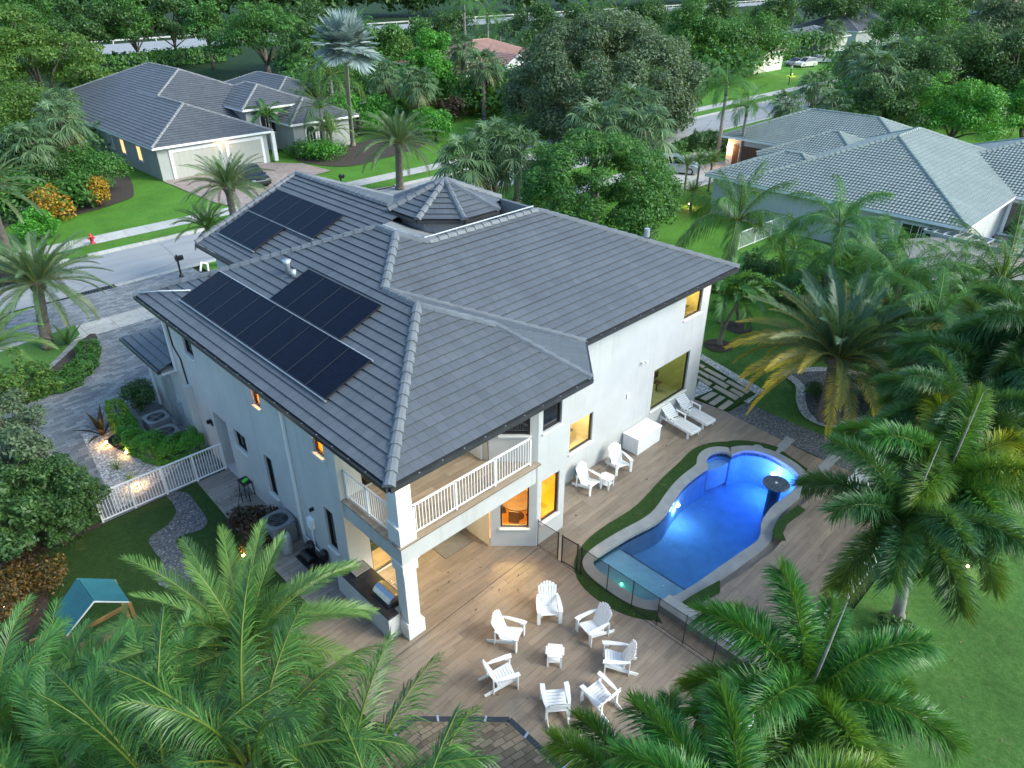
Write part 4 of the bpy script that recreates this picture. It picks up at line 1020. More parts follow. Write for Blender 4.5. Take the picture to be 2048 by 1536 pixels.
# pool: coping, basin, water
pool = thing('swimming_pool', 'free-form blue-lit swimming pool with pale stone coping', 'swimming pool', (0, 0, 0))
cpb = MB(); ring(cpb, COP, offset(POOL, -.02), -.08, .035); cpb.build('coping', M['coping'], pool)
FZ = lambda p: -1.0-.085*(p[0]-8)      # the floor falls toward the deep end
ba = MB(); n_ = len(POOL)
for i in range(n_):
    j = (i+1) % n_; a_, b_ = POOL[i], POOL[j]
    ba.add([(*a_, .03), (*b_, .03), (*b_, FZ(b_)), (*a_, FZ(a_))], [(0, 1, 2, 3)])
ba.add([(x, y, FZ((x, y))) for x, y in POOL], [tuple(range(n_))]); ba.build('basin', M['plaster'], pool)
tb = MB()
for i in range(n_):
    j = (i+1) % n_; ii, jj = offset(POOL, -.006)[i], offset(POOL, -.006)[j]
    tb.add([(*ii, .03), (*jj, .03), (*jj, -.24), (*ii, -.24)], [(0, 1, 2, 3)])
tb.build('waterline_tile', M['pooltile'], pool)
def clip_x(P, c, keep):   # keep the part of the outline with X < c (shelf end of the pool) along a slanted line
    (ax, ay), (bx, by) = c; s = lambda p: keep*((bx-ax)*(p[1]-ay)-(by-ay)*(p[0]-ax)); out = []
    for i in range(len(P)):
        p, q = P[i], P[(i+1) % len(P)]; sp, sq = s(p), s(q)
        if sp >= 0: out.append(p)
        if (sp >= 0) != (sq >= 0): t = sp/(sp-sq); out.append((p[0]+t*(q[0]-p[0]), p[1]+t*(q[1]-p[1])))
    return out
inner = offset(POOL, -.03)
for k, (p, q, z) in enumerate((((1231, 1097), (1372, 1186), -.30), ((1246, 1092), (1378, 1183), -.60), ((1262, 1086), (1386, 1179), -.95))):
    ln = (G2(*p, -.4), G2(*q, -.4)); sh = clip_x(inner, ln, 1)
    if not any(abs(x-inner[0][0]) < .01 for x, y in sh): sh = clip_x(inner, ln, -1)
    sh = [(x, y) for x, y in sh]
    s_ = MB(); s_.prism(sh, -1.0, z); s_.build('step', M['shelf'], pool)
    e_ = MB(); a_, b_ = ln; e_.bar((*a_, z+.006), (*b_, z+.006), .05, .012); e_.build('step_edge', M['pooltile'], pool)
seat = MB(); seat.prism([G2(*p, -.35) for p in ((1466,913),(1452,908),(1434,907),(1417,914),(1411,926),(1416,940),(1436,934),(1456,924))], -1.45, -.40); seat.build('spa_seat', M['plaster'], pool)
wt_ = MB(); wp = offset(POOL, -.012); nw = len(wp); ccw = sum(wp[i][0]*wp[(i+1) % nw][1]-wp[(i+1) % nw][0]*wp[i][1] for i in range(nw)) > 0
if not ccw: wp = wp[::-1]
wt_.add([(x, y, -.09) for x, y in wp]+[(x, y, FZ((x, y))+.01) for x, y in wp], [tuple(range(nw)), tuple(range(nw, 2*nw))[::-1]]+[(i, i+nw, (i+1) % nw+nw, (i+1) % nw) for i in range(nw)])
wo_ = struct(wt_.build('water', M['water'])); wo_.data.materials.append(M['water_side']); wo_.data.polygons.foreach_set('material_index', [0]+[1]*(nw+1))
for (px, py, z, e, col, mt, rr) in ((1548, 948, -.55, 85, (.10, .22, 1), 'poolbulb_and_sparkle', .11), (1355, 1010, -.6, 22, (.3, .6, 1), 'poolbulb_and_sparkle', .09), (1470, 1120, -.6, 2, (.3, .6, 1), None, .1), (1243, 1168, -.25, 14, (.1, 1, .4), 'greenbulb', .05)):  # second entry is no lamp: added glow standing in for reflected house light
    q = G(px, py, z); 
    if mt: l_ = MB(); l_.lathe((q[0], q[1], q[2]), [(rr*.2, -.05), (rr, -.02), (rr, .02), (rr*.2, .05)], 14); l_.build('pool_lamp_and_sparkle', M[mt], pool, True)
    lamp('pool_light', (q[0]-.3, q[1]-.1, q[2]-.05), e, col, .12, pool)
# bar table standing in the water
q = G(1551, 973, .0); tbm = thing('bar_table', 'round mosaic-topped table standing in the deep end of the pool', 'table', (q[0], q[1], 0))
t1 = MB(); t1.lathe((0, 0, 0), [(.50, .10), (.52, .12), (.52, .16), (.50, .18)], 28); t1.build('tabletop', M['pooltile'], tbm); t2 = MB(); t2.lathe((0, 0, 0), [(.24, -1.49), (.24, .10)], 20); t2.build('pedestal', M['pooltile'], tbm)
t3 = MB(); t3.lathe((0, 0, 0), [(.05, .18), (.05, .21)], 12); t3.build('umbrella_socket', M['white'], tbm)
# artificial turf band round the house side of the pool
i0 = min(range(len(COP)), key=lambda i: (COP[i][0]-G2(1306, 1216)[0])**2+(COP[i][1]-G2(1306, 1216)[1])**2)
i1 = min(range(len(COP)), key=lambda i: (COP[i][0]-G2(1545, 905)[0])**2+(COP[i][1]-G2(1545, 905)[1])**2)
n_ = len(COP); idx = []; i = i0
c2 = relax(offset(POOL, 1.0), 26); ins = relax(offset(POOL, .40), 6)
def path_len(i, j, st): 
    c = 0
    while i != j: i = (i+st) % n_; c += 1
    return c
st = 1 if any(True for _ in [0]) and np.hypot(*(np.array(COP[(i0+path_len(i0, i1, 1)//2) % n_])-np.array(G2(1200, 1070)))) < np.hypot(*(np.array(COP[(i0-path_len(i0, i1, -1)//2) % n_])-np.array(G2(1200, 1070)))) else -1
while i != i1: idx.append(i if st == 1 else (i-1) % n_); i = (i+st) % n_
tb_ = MB(); ring(tb_, c2, ins, -.02, .022, idx); o = struct(tb_.build('turf_strip', M['turf'])); 
sheet('turf_patch', [G2(*p) for p in ((1308,1215),(1250,1185),(1230,1190),(1290,1235),(1325,1248))], .018, 'turf')
# raised far deck and coping ledge
ledge = [G2(1302, 1204, .2), G2(1318, 1200, .2), G2(1338, 1208, .2), G2(1600, 1400, .2), (5.2, -8.15), (5.2, -7.6)]
LX = 6.55
led = MB(); led.prism([(6.35, -4.55), (6.95, -4.55), (6.95, -8.1), (6.35, -8.1)], .0, .26); tag(led.build('stone_ledge', M['coping']), 'long low pale stone ledge beside the near end of the pool', 'ledge')
rd = [(6.95, -5.35)]+[tuple(c) for c in ([G2(x, y, .0) for x, y in ((1430,1190),(1490,1150),(1545,1110),(1565,1085),(1560,1060),(1575,1042),(1600,1020),(1640,985))])]+[(17.2, -8.1), (6.95, -8.1)]
sheet('raised_deck', rd, .20, 'deck', z0=.004)
sheet('turf_strip', [G2(*p, .21) for p in ((1352,1212),(1385,1190),(1440,1160),(1440,1186),(1362,1228))], .216, 'turf')
sheet('turf_strip', [G2(*p, .21) for p in ((1548,1078),(1545,1060),(1560,1036),(1596,1010),(1612,1020),(1575,1048),(1566,1066),(1572,1082))], .216, 'turf')
sheet('turf_strip', [G2(*p, .0) for p in ((1557,908),(1565,903),(1615,938),(1612,950),(1600,940))], .022, 'turf')
for a in (((1541,905),(1573,873),(1590,880),(1558,913)), ((1635,935),(1660,908),(1682,914),(1652,945))): sheet('stone_band', [G2(*p) for p in a], .012, 'coping')
sk = MB(); q = G(1516, 895, .04); sk.lathe((q[0], q[1], .022), [(.22, 0), (.22, .02), (.20, .03)], 20); tag(sk.build('skimmer_lid', M['coping']), 'round pale skimmer lid set in the turf beside the deep end', 'lid')
jt = MB()
for p, q in (((700, 1385), (1079, 1094)), ((1079, 1095), (1440, 1345))): a_, b_ = G(*p), G(*q); jt.bar((a_[0], a_[1], .0015), (b_[0], b_[1], .0015), .018, .003)
struct(jt.build('deck_joint', M['black']))
rg_ = np.random.default_rng(12); lv = MB()
for i in range(420):
    if i < 110: x, y, z = rg_.uniform(-1.5, 16), rg_.uniform(-7.8, 1.5), .03
    elif i < 170: x, y, z = rg_.uniform(-1.3, -.2), rg_.uniform(3, 11), .03
    elif i < 300: x, y, z = rg_.uniform(-5, 18), rg_.uniform(-16, -9.2), -.03
    else: x, y, z = rg_.uniform(-8, 22), rg_.uniform(30, 48), .05
    if 6.5 < x < 16.5 and -5.6 < y < -1 and z > 0: continue
    if x > 6.9 and y < -5.3 and z > 0: z = .23
    lv.obox((x, y, z), rg_.uniform(.03, .09), rg_.uniform(.02, .05), .006, rz=rg_.uniform(0, 6), rx=rg_.uniform(-.5, .5))
fo = lv.build('fallen_leaves', M['l_dead']); fo['kind'] = 'stuff'; tag(fo, 'scattered dry fallen leaves on deck, lawn and street', 'leaves')
# garden sheets right of the house
sheet('gravel_path', [G2(*p) for p in ((1455,826),(1492,805),(1560,835),(1640,868),(1750,918),(1752,968),(1690,938),(1620,906),(1540,868))], .004, 'greygravel')
sheet('back_lawn', [(18.7, 20), (18.7, 1.8), G2(1465, 826), (14.5, -8.6), (17.9, -8.65), (60, -9), (60, 20)], -.06, 'backlawn')
sheet('back_lawn', [(-3, -8.9), (-3, -60), (120, -60), (120, -9), (18, -8.9)], -.055, 'backlawn')
sheet('stepping_pad', [G2(*p) for p in ((1398,730),(1396,758),(1432,776),(1388,795),(1452,822),(1510,790),(1400,718))], .010, 'turf')
def slab_px(q):
    P = [G2(*p, .03) for p in q]; cx_, cy_ = sum(p[0] for p in P)/4, sum(p[1] for p in P)/4; m = MB(); m.prism([(x-cx_, y-cy_) for x, y in P], .011, .035); o = m.build('stepping_slab', M['slab']); o.location = (cx_, cy_, 0)
    tag(o, 'pale rectangular stepping slab set in turf past the patio corner', 'paving slab', 'stepping slabs past the patio corner')
zz6 = lambda x, y: (1280+x/2.115, 600+y/2.115)
for q in (((255,415),(303,387),(330,396),(279,426)), ((290,437),(338,403),(362,413),(313,446)), ((328,457),(375,422),(396,434),(350,465)), ((247,274),(258,270),(276,280),(264,288)), ((268,292),(283,287),(367,330),(352,340)),
          ((240,300),(250,296),(302,322),(288,332)), ((286,326),(300,320),(378,362),(362,374)), ((236,324),(246,320),(306,352),(292,364)), ((362,346),(376,338),(466,384),(452,396)), ((308,368),(322,360),(420,410),(404,424)), ((378,380),(392,372),(442,398),(428,410))):
    slab_px([zz6(*p) for p in q])

sheet('white_gravel', [G2(*p) for p in ((1400,718),(1512,788),(1528,780),(1404,708))], .006, 'whitegravel'); sheet('white_gravel', [G2(*p) for p in ((1512,788),(1528,780),(1497,807),(1484,802))], .007, 'whitegravel')
sheet('white_gravel', [G2(*p) for p in ((1398,760),(1425,780),(1386,797))], .014, 'whitegravel')
bed = smooth([G2(*p) for p in ((1565,745),(1590,770),(1592,800),(1605,830),(1645,852),(1700,852),(1760,835),(1800,815),(1800,770),(1700,740),(1620,735))], 4)
sheet('garden_bed', bed, .012, 'greygravel'); wb = MB(); ring(wb, bed, offset(bed, -.42), .0, .03); struct(wb.build('pebble_border', M['whitegravel']))
for px, py, r in ((1437, 690, .78), (1475, 653, .85)):
    q = G(px, py); pts = [(q[0]+r*math.cos(a), q[1]+r*math.sin(a)) for a in np.linspace(0, 2*PI, 20)[:-1]]; sheet('tree_ring', pts, -.02, 'mulch')
# left side yard
sheet('side_turf', [(-1.45, 3.0), (-1.42, 9.1), (-1.28, 12.1), (-9.5, 12.1), (-14, 9), (-14, -12), (-2.4, -12), (-2.4, 3.0)], -.010, 'turf')
sheet('gravel_walk', smooth([G2(*p) for p in ((328,985),(372,985),(395,1010),(415,1042),(400,1060),(365,1070),(352,1085),(375,1120),(400,1160),(330,1175),(310,1150),(325,1125),(303,1095),(300,1075),(335,1050),(352,1025),(345,1005))], 3), .002, 'greygravel')
sheet('garden_bed', smooth([G2(*p) for p in ((0,1090),(60,1120),(95,1180),(90,1230),(40,1290),(-60,1300),(-80,1150))], 3), .004, 'mulch')
sheet('garden_bed', [G2(*p) for p in ((70,1110),(200,1055),(205,1035),(100,1030),(20,1090))], .003, 'mulch')
# front yard
ff = [G2(290, 612), G2(-60, 742), (-14, 28.8), (-14, 35.8), (16, 35.8), (16, 20), (5, 20), (5, 19.1), (0, 19.1), (0, 12.1), (-4.9, 12.2), G2(165, 930), G2(120, 885), G2(60, 870), G2(50, 790), (-5.5, 29)]
sheet('driveway', [(-14, 12.15), (5, 12.15), (5, 29), (-14, 29)], -.007, 'paver', 'grey paver driveway')
sheet('driveway', [(-4.5, 31), (8.5, 31), (8.5, 35.6), (-4.5, 35.6)], -.007, 'paver'); sheet('verge', [(-14, 31), (-4.5, 31), (-4.5, 35.6), (-14, 35.6)], -.006, 'lawn')
sheet('sidewalk', [(-60, 29.0), (160, 29.0), (160, 31.0), (-60, 31.0)], .004, 'sidewalk')
sheet('street', [(-90, 35.9), (260, 35.9), (260, 42.7), (-90, 42.7)], -.02, 'asphalt')
kb = MB(); kb.box(-90, 3.0, 42.7, 43.0, -.03, .09); kb.box(4.2, 21.5, 42.7, 43.0, -.03, .10); kb.box(31, 260, 42.7, 43.0, -.03, .10); kb.box(-90, -14, 35.6, 35.9, -.03, .02); kb.box(3.6, 260, 35.5, 35.9, -.03, .03); kb.box(4.2, 260, 42.45, 42.7, -.03, -.005)
struct(kb.build('kerb', M['sidewalk']))
sheet('verge', [(-90, 43.0), (260, 43.0), (260, 45.2), (-90, 45.2)], -.004, 'lawn'); sheet('sidewalk', [(-90, 45.2), (260, 45.2), (260, 47.2), (-90, 47.2)], .006, 'sidewalk')
sheet('front_lawn', [(-90, 47.2), (260, 47.2), (260, 70), (110, 95), (60, 80), (30, 110), (-90, 120)], -.05, 'lawn'); sheet('verge', [(9, 31.0), (260, 31.0), (260, 35.5), (9, 35.5)], -.004, 'lawn')
sheet('front_lawn', [(5, 4), (5, 29), (110, 29), (110, 4)], -.045, 'lawn'); sheet('verge', [(-60, 31.0), (-14, 31.0), (-14, 35.6), (-60, 35.6)], -.004, 'lawn')
dn = MB()
for i in range(14): dn.box(1.2+i*.17, 1.28+i*.17, 35.45, 35.95, .0, .02)
dn.box(1.1, 3.65, 35.40, 35.46, 0, .025); dn.box(1.1, 3.65, 35.94, 36.0, 0, .025); tag(dn.build('drain_grate', M['black']), 'black slotted storm drain grate at the kerb by the driveway', 'drain grate')
isl = smooth([G2(*p) for p in ((-60,800),(60,770),(180,668),(196,700),(182,735),(120,770),(60,800),(-40,850))], 4)
sheet('garden_bed', isl, .012, 'mulch'); sheet('lawn_patch', [G2(*p) for p in ((-60,725),(150,650),(160,668),(60,770),(-60,800))], .005, 'backlawn')
sheet('white_gravel', [G2(*p) for p in ((162,868),(215,855),(300,860),(400,900),(290,985),(235,1022))], .0, 'whitegravel'); sheet('white_gravel', [G2(*p) for p in ((-40,880),(60,890),(105,905),(110,940),(-40,1000))], .0, 'whitegravel')
sheet('side_lawn', [G2(*p) for p in ((-60,1010),(100,915),(140,945),(205,1040),(60,1110),(-60,1120))], .006, 'backlawn')
# neighbour's driveway and beds on the left
sheet('driveway', [(16.2, 60), (27, 60), (29.5, 57), (30, 52.2), (24, 51), (23, 47.2), (24, 45.2), (31, 42.9), (19, 42.9), (17.8, 45.2), (16.6, 49), (16.4, 53)], .010, 'paverPink', 'pink paver driveway of the left neighbour')
sheet('garden_bed', smooth([G2(*p) for p in ((590,318),(640,330),(700,332),(760,318),(850,290),(820,262),(700,290),(640,300))], 3), .008, 'mulch')
sheet('garden_bed', smooth([G2(*p) for p in ((-40,470),(60,430),(150,430),(250,400),(268,385),(250,345),(180,330),(-40,350))], 3), .006, 'mulch')
sheet('driveway', [G2(*p) for p in ((1310,372),(1380,380),(1440,360),(1500,335),(1470,318),(1400,330),(1330,340))], .008, 'sidewalk'); 
sheet('courtyard', [(44, -3), (55, -1), (55, -20), (40, -20)], .10, 'paverPink')
# highway beyond the hedges
hw = MB(); a_ = G(60, 135); b_ = G(1560, 0)
sheet('highway', [G2(-200, 150), G2(430, 92), G2(1050, 42), G2(1560, 8), G2(1560, 2), G2(1050, 32), G2(430, 74), G2(-200, 118)], .02, 'asphalt')
gr = thing('guard_rail', 'long pale concrete barrier along the highway behind the trees', 'barrier'); g1 = MB()
for (p, q) in (((-200, 118), (430, 74)), ((430, 74), (1050, 32)), ((1050, 32), (1560, 2))):
    a_, b_ = G(*p), G(*q); g1.bar((a_[0], a_[1], .9), (b_[0], b_[1], .9), .4, .35); L = np.linalg.norm(b_-a_)
    for i in range(int(L/6)): c = a_+(b_-a_)*i*6/L; g1.box(c[0]-.15, c[0]+.15, c[1]-.15, c[1]+.15, 0, .9)
g1.build('rail', M['sidewalk'], gr)

# ================================================================ OBJECTS ON THE PATIO
def adirondack(label, group):
    t = thing('adirondack_chair', label, 'chair', (0, 0, 0), 0, group)     # faces -Y
    s = MB()
    for i in range(7):
        u = i/6; y = -.30+u*.50; z = .37-u*.13; s.obox((0, y, z), .52, .075, .02, rx=R(-14))
    s.bar((-.24, -.33, .34), (-.24, .22, .20), .03, .09); s.bar((.24, -.33, .34), (.24, .22, .20), .03, .09); s.build('seat', M['plastic'], t)
    b = MB(); hs = [.70, .78, .83, .85, .83, .78, .70]
    for i in range(7):
        a = (i-3); x0 = a*.072; x1 = a*.088; h = hs[i]; y1 = .20+h*.42
        p = np.array((x0, .17, .22)); q = np.array((x1, .17+h*.42, .22+h*.90)); w = .068
        b.bar(p, q, w, .02, (1, 0, 0) if False else (0, -.9, .42))
    b.bar((-.25, .33, .50), (.25, .33, .50), .03, .07); b.bar((-.24, .50, .82), (.24, .50, .82), .025, .06); b.build('backrest', M['plastic'], t)
    for sx in (-1, 1):
        a = MB(); x = sx*.335
        V = [(x-sx*.07, -.40), (x+sx*.06, -.42), (x+sx*.075, -.25), (x+sx*.045, .15), (x+sx*.0, .34), (x-sx*.05, .34), (x-sx*.06, .1)]
        a.prism(V, .56, .585); a.build('armrest', M['plastic'], t)
        l = MB(); l.box(x-.055*1, x+.055*1, -.36, -.325, 0, .56); l.prism([(x-.012, -.325), (x+.012, -.325), (x+.012, -.22), (x-.012, -.22)], .44, .56); l.build('leg', M['plastic'], t)
        l = MB(); l.bar((sx*.275, -.30, .33), (sx*.275, .62, .035), .025, .11); l.bar((sx*.30, .36, .03), (sx*.30, .36, .57), .025, .07); l.build('leg', M['plastic'], t)
    return t
cx, cy = G2(1110, 1300, .4)
spots = [((1097,1215), 'white adirondack chair nearest the house, facing the camera across the small table', None), ((1019,1265), 'white adirondack chair left of the circle, back toward the barbecue counter', None), ((1186,1252), 'white adirondack chair next to the black pool fence, turned to the lower left', None),
         ((1233,1316), 'white adirondack chair rightmost in the circle, seen side-on', None), ((1004,1348), 'white adirondack chair at lower left of the circle, above the shingle gazebo', None), ((1112,1402), 'white adirondack chair seen from behind at the bottom of the circle', None), ((1200,1388), 'white adirondack chair partly hidden behind the foxtail fronds', None)]
first = None; RZ = {0: R(-45), 1: None}
for i, (p, lab, _) in enumerate(spots):
    q = G(p[0], p[1], .35); rz = math.atan2(cy-q[1], cx-q[0])+PI/2
    rz += [0, .1, -.1, .05, -.1, .12, .0][i]
    if first is None: first = adirondack(lab, 'white adirondack chairs in a circle on the patio'); first.location = (q[0], q[1], 0); first.rotation_euler = (0, 0, rz)
    else: dup(first, (q[0], q[1], 0), rz, lab)
for p, rz, lab in (((1178, 962), .0, 'white adirondack chair by the house wall, beside the blue hose reel'), ((1239, 924), -.35, 'white adirondack chair by the house wall, nearer the white storage chest')):
    q = G(p[0], p[1], .35); dup(first, (q[0], q[1], 0), rz, lab, 'white adirondack chairs against the house wall')
def side_table(p, rz, label):
    q = G(p[0], p[1], .5); t = thing('side_table', label, 'table', (q[0], q[1], 0), rz); m = MB()
    for i in range(5):
        x = -.19+i*.095; l = .24 if i in (0, 4) else .27; m.box(x-.044, x+.044, -l+(.03 if i in (0,4) else 0), l-(.03 if i in (0,4) else 0), .46, .48)
    m.build('tabletop', M['plastic'], t); s = MB()
    for i in range(4): x = -.14+i*.093; s.box(x-.042, x+.042, -.2, .2, .16, .175)
    s.build('shelf', M['plastic'], t)
    for x in (-.19, .19):
        for y in (-.19, .19): l = MB(); l.box(x-.025, x+.025, y-.03, y+.03, 0, .46); l.build('leg', M['plastic'], t)
    return t
side_table((1110, 1300), R(40), 'small white slatted table in the middle of the circle of chairs'); side_table((1214, 952), R(10), 'small white slatted table between the two chairs at the house wall')
def lounger(label, x, y, rz, group, z=0):
    t = thing('sun_lounger', label, 'sun lounger', (x, y, z), rz, group); f = MB()  # foot toward -Y
    for sx in (-.31, .31): f.bar((sx, -1.0, .30), (sx, .95, .30), .03, .10)
    f.bar((-.31, -1.0, .30), (.31, -1.0, .30), .03, .1); f.bar((-.31, .9, .30), (.31, .9, .3), .03, .1); f.build('frame', M['plastic'], t)
    s = MB()
    for i in range(12): s.box(-.33, .33, -.99+i*.105, -.922+i*.105, .355, .375)
    s.build('seat', M['plastic'], t); b = MB()
    for i in range(8): d = .05+i*.095; b.obox((0, .28+d*.82, .38+d*.57), .62, .075, .02, rx=R(35))
    b.bar((-.27, .28, .36), (-.27, .92, .81), .025, .05); b.bar((.27, .28, .36), (.27, .92, .81), .025, .05); b.build('backrest', M['plastic'], t)
    for sx in (-1, 1):
        a = MB(); a.prism([(sx*.30, -.12), (sx*.40, -.10), (sx*.40, .48), (sx*.30, .5)], .56, .58); a.box(sx*.35-.04, sx*.35+.04, -.08, -.04, .3, .56); a.box(sx*.35-.04, sx*.35+.04, .38, .42, .3, .56); a.build('armrest', M['plastic'], t)
        for yy in (-.85, .75): l = MB(); l.box(sx*.335-.02, sx*.335+.02, yy-.05, yy+.05, 0, .34); l.build('leg', M['plastic'], t)
    return t
g_ = 'white sun loungers on the pool deck'
l0 = lounger('white slatted sun lounger directly beside the white storage chest', 15.60, .95, R(-8), g_); dup(l0, (16.70, .90, 0), R(-8), 'white slatted sun lounger nearer the stepping slabs, second from the chest')
q = G(1712, 950, .3); dup(l0, (q[0], q[1]-.3, 0), R(-100), 'white sun lounger half hidden by foxtail fronds at the far end of the deck')
cb = thing('storage_chest', 'large plain white storage chest against the house wall', 'chest', (13.4, 1.33, 0)); m = MB(); m.box(-.80, .80, -.40, .40, .0, .70); m.build('body', M['plastic'], cb, bevel=.015); m = MB(); m.box(-.83, .83, -.43, .41, .703, .80); m.build('lid', M['white'], cb, bevel=.02)
q = G(1148, 938, .3); hr = thing('hose_reel', 'blue and white round hose reel on the house wall', 'hose reel', (q[0], 1.6, .0)); m = MB(); m.tube([(0, -.06, .45), (0, .12, .45)], .22, 18); m.build('reel', M['white'], hr, True); m = MB()
for k in range(14): a0, a1 = 2*PI*k/14, 2*PI*(k+1)/14; m.bar((.22*math.cos(a0), .03, .45+.22*math.sin(a0)), (.22*math.cos(a1), .03, .45+.22*math.sin(a1)), .12, .04)
M['blue'] = surf('blue_hose', (.02,.22,.38), .4, .1); m.build('hose', M['blue'], hr); m = MB(); m.box(-.1, .1, -.05, .15, 0, .3); m.build('stand', M['white'], hr)
# outdoor kitchen
ok = thing('barbecue_counter', 'white masonry barbecue counter with black stone top beside the balcony column', 'counter', (0, 0, 0))
m = MB(); m.box(-.40, .02, .42, 3.25, 0, .90); m.box(.02, .40, .64, 2.99, 0, .9); m.build('base', M['stucco'], ok); m = MB(); m.box(-.42, -.03, .37, 3.3, .902, .95); m.box(-.03, .46, .64, 2.98, .902, .95); m.box(-.42,-.28,.37,3.3,.952,.99); m.build('countertop', M['granite'], ok, bevel=.006)
gl = thing('grill', 'stainless steel built-in barbecue grill with curved hood', 'grill', (.12, 1.15, .955)); m = MB()
prof = [(-.27, 0), (-.27, .12), (-.18, .26), (-.02, .32), (.12, .28), (.24, .14), (.26, 0)]; n = len(prof)
V = [(x, -.42, z) for x, z in prof]+[(x, .42, z) for x, z in prof]; m.add(V, [(i, i+1, i+1+n, i+n) for i in range(n-1)]+[tuple(range(n))[::-1], tuple(range(n, 2*n))]); m.build('hood', M['steel'], gl, bevel=.01)
m = MB(); m.tube([(.30, -.30, .16), (.34, -.30, .18), (.34, .30, .18), (.30, .30, .16)], .013, 8); m.build('handle', M['steel'], gl, True); m = MB(); m.box(-.32, .30, -.46, .46, -.002, .03); m.build('base', M['black'], gl)
sb = thing('side_burner', 'flat stainless steel lid over the side burner on the black counter', 'burner lid', (.1, 2.68, .955)); m = MB(); m.box(-.24, .28, -.2, .2, 0, .03); m.build('base', M['black'], sb); m = MB(); m.box(-.26, .30, -.22, .22, .032, .07); m.build('lid', M['steel'], sb, bevel=.008)
rg = MB(); rg.box(3.0, 4.3, 1.9, 2.7, .012, .028); tag(rg.build('door_mat', surf('grey_mat', (.16,.15,.13), .95, .1, 8, .002, 200)), 'grey-brown door mat on the covered patio', 'mat')
# mesh pool fence
pf = thing('pool_fence', 'black see-through mesh pool safety fence with gate', 'fence'); FP = [G(*p) for p in ((1075,1092),(1115,1118),(1123,1124),(1153,1142),(1161,1149),(1213,1184),(1262,1217),(1312,1251),(1365,1287),(1424,1327),(1490,1372))]
ps = MB(); FH = 1.18
for i, p in enumerate(FP):
    w_ = .035 if i in (1, 2, 3, 4) else .022; o_ = MB(); o_.box(p[0]-w_/2, p[0]+w_/2, p[1]-w_/2, p[1]+w_/2, 0, FH+.05); o_.build('post', M['black'], pf)
for i in range(len(FP)-1):
    if i == 1: continue
    a_, b_ = FP[i], FP[i+1]; m = MB(); m.add([(a_[0], a_[1], .04), (b_[0], b_[1], .04), (b_[0], b_[1], FH), (a_[0], a_[1], FH)], [(0, 1, 2, 3)]); m.build('gate_mesh' if i == 2 else 'mesh', M['meshfab'], pf)
    m = MB(); tk = .03 if i == 2 else .016; m.bar((a_[0], a_[1], FH), (b_[0], b_[1], FH), tk, tk); m.build('top_edging', M['black'], pf); m = MB(); m.bar((a_[0], a_[1], .05), (b_[0], b_[1], .05), tk, tk); m.build('bottom_edging', M['black'], pf)
# white vinyl fences
wf = thing('picket_fence', 'white picket fence along the far side of the pool deck', 'fence'); railing(wf, (-2.0, -8.75), (17.5, -8.55), 0, 1.15, .13, 2.4, 'rail')
ga = thing('side_gate', 'white picket fence and gate between side yard and driveway', 'fence'); a_ = G(205, 1045); b_ = G(448, 941); railing(ga, (a_[0], a_[1]), (-.05, 12.12), 0, 1.25, .105, 1.35, 'rail')
# gazebo roof at the bottom edge
gz = thing('gazebo', 'octagonal tan shingle-roofed gazebo at the bottom edge', 'gazebo', (-3.62, -6.42, 0)); gr_ = 2.86
V8 = [(gr_*math.cos(R(22.5+45*i)), gr_*math.sin(R(22.5+45*i)), 2.70) for i in range(8)]; m = MB(); h_ = MB(); g8 = MB(); po = MB()
for i in range(8):
    a_, b_ = V8[i], V8[(i+1) % 8]; facet(m, [a_, b_, (0, 0, 3.75)], .14, .012); g8.bar(np.add(a_, (0,0,-.02)), np.add(b_, (0,0,-.02)), .13, .12); po = MB(); po.tube([(a_[0]*.88, a_[1]*.88, 0), (a_[0]*.88, a_[1]*.88, 2.66)], .07, 8); po.build('post', M['white'], gz)
    d_ = (np.array(b_)-np.array(a_))
    for u in (.25, .75): c = np.array(a_)+d_*u; h_ = MB(); h_.obox((c[0], c[1], 2.75), .05, .16, .02, rz=math.atan2(c[1], c[0])+PI/2); h_.build('gutter_clip', M['galv'], gz)
m.build('roof', M['shingle'], gz); g8.build('gutter', M['gutter'], gz)
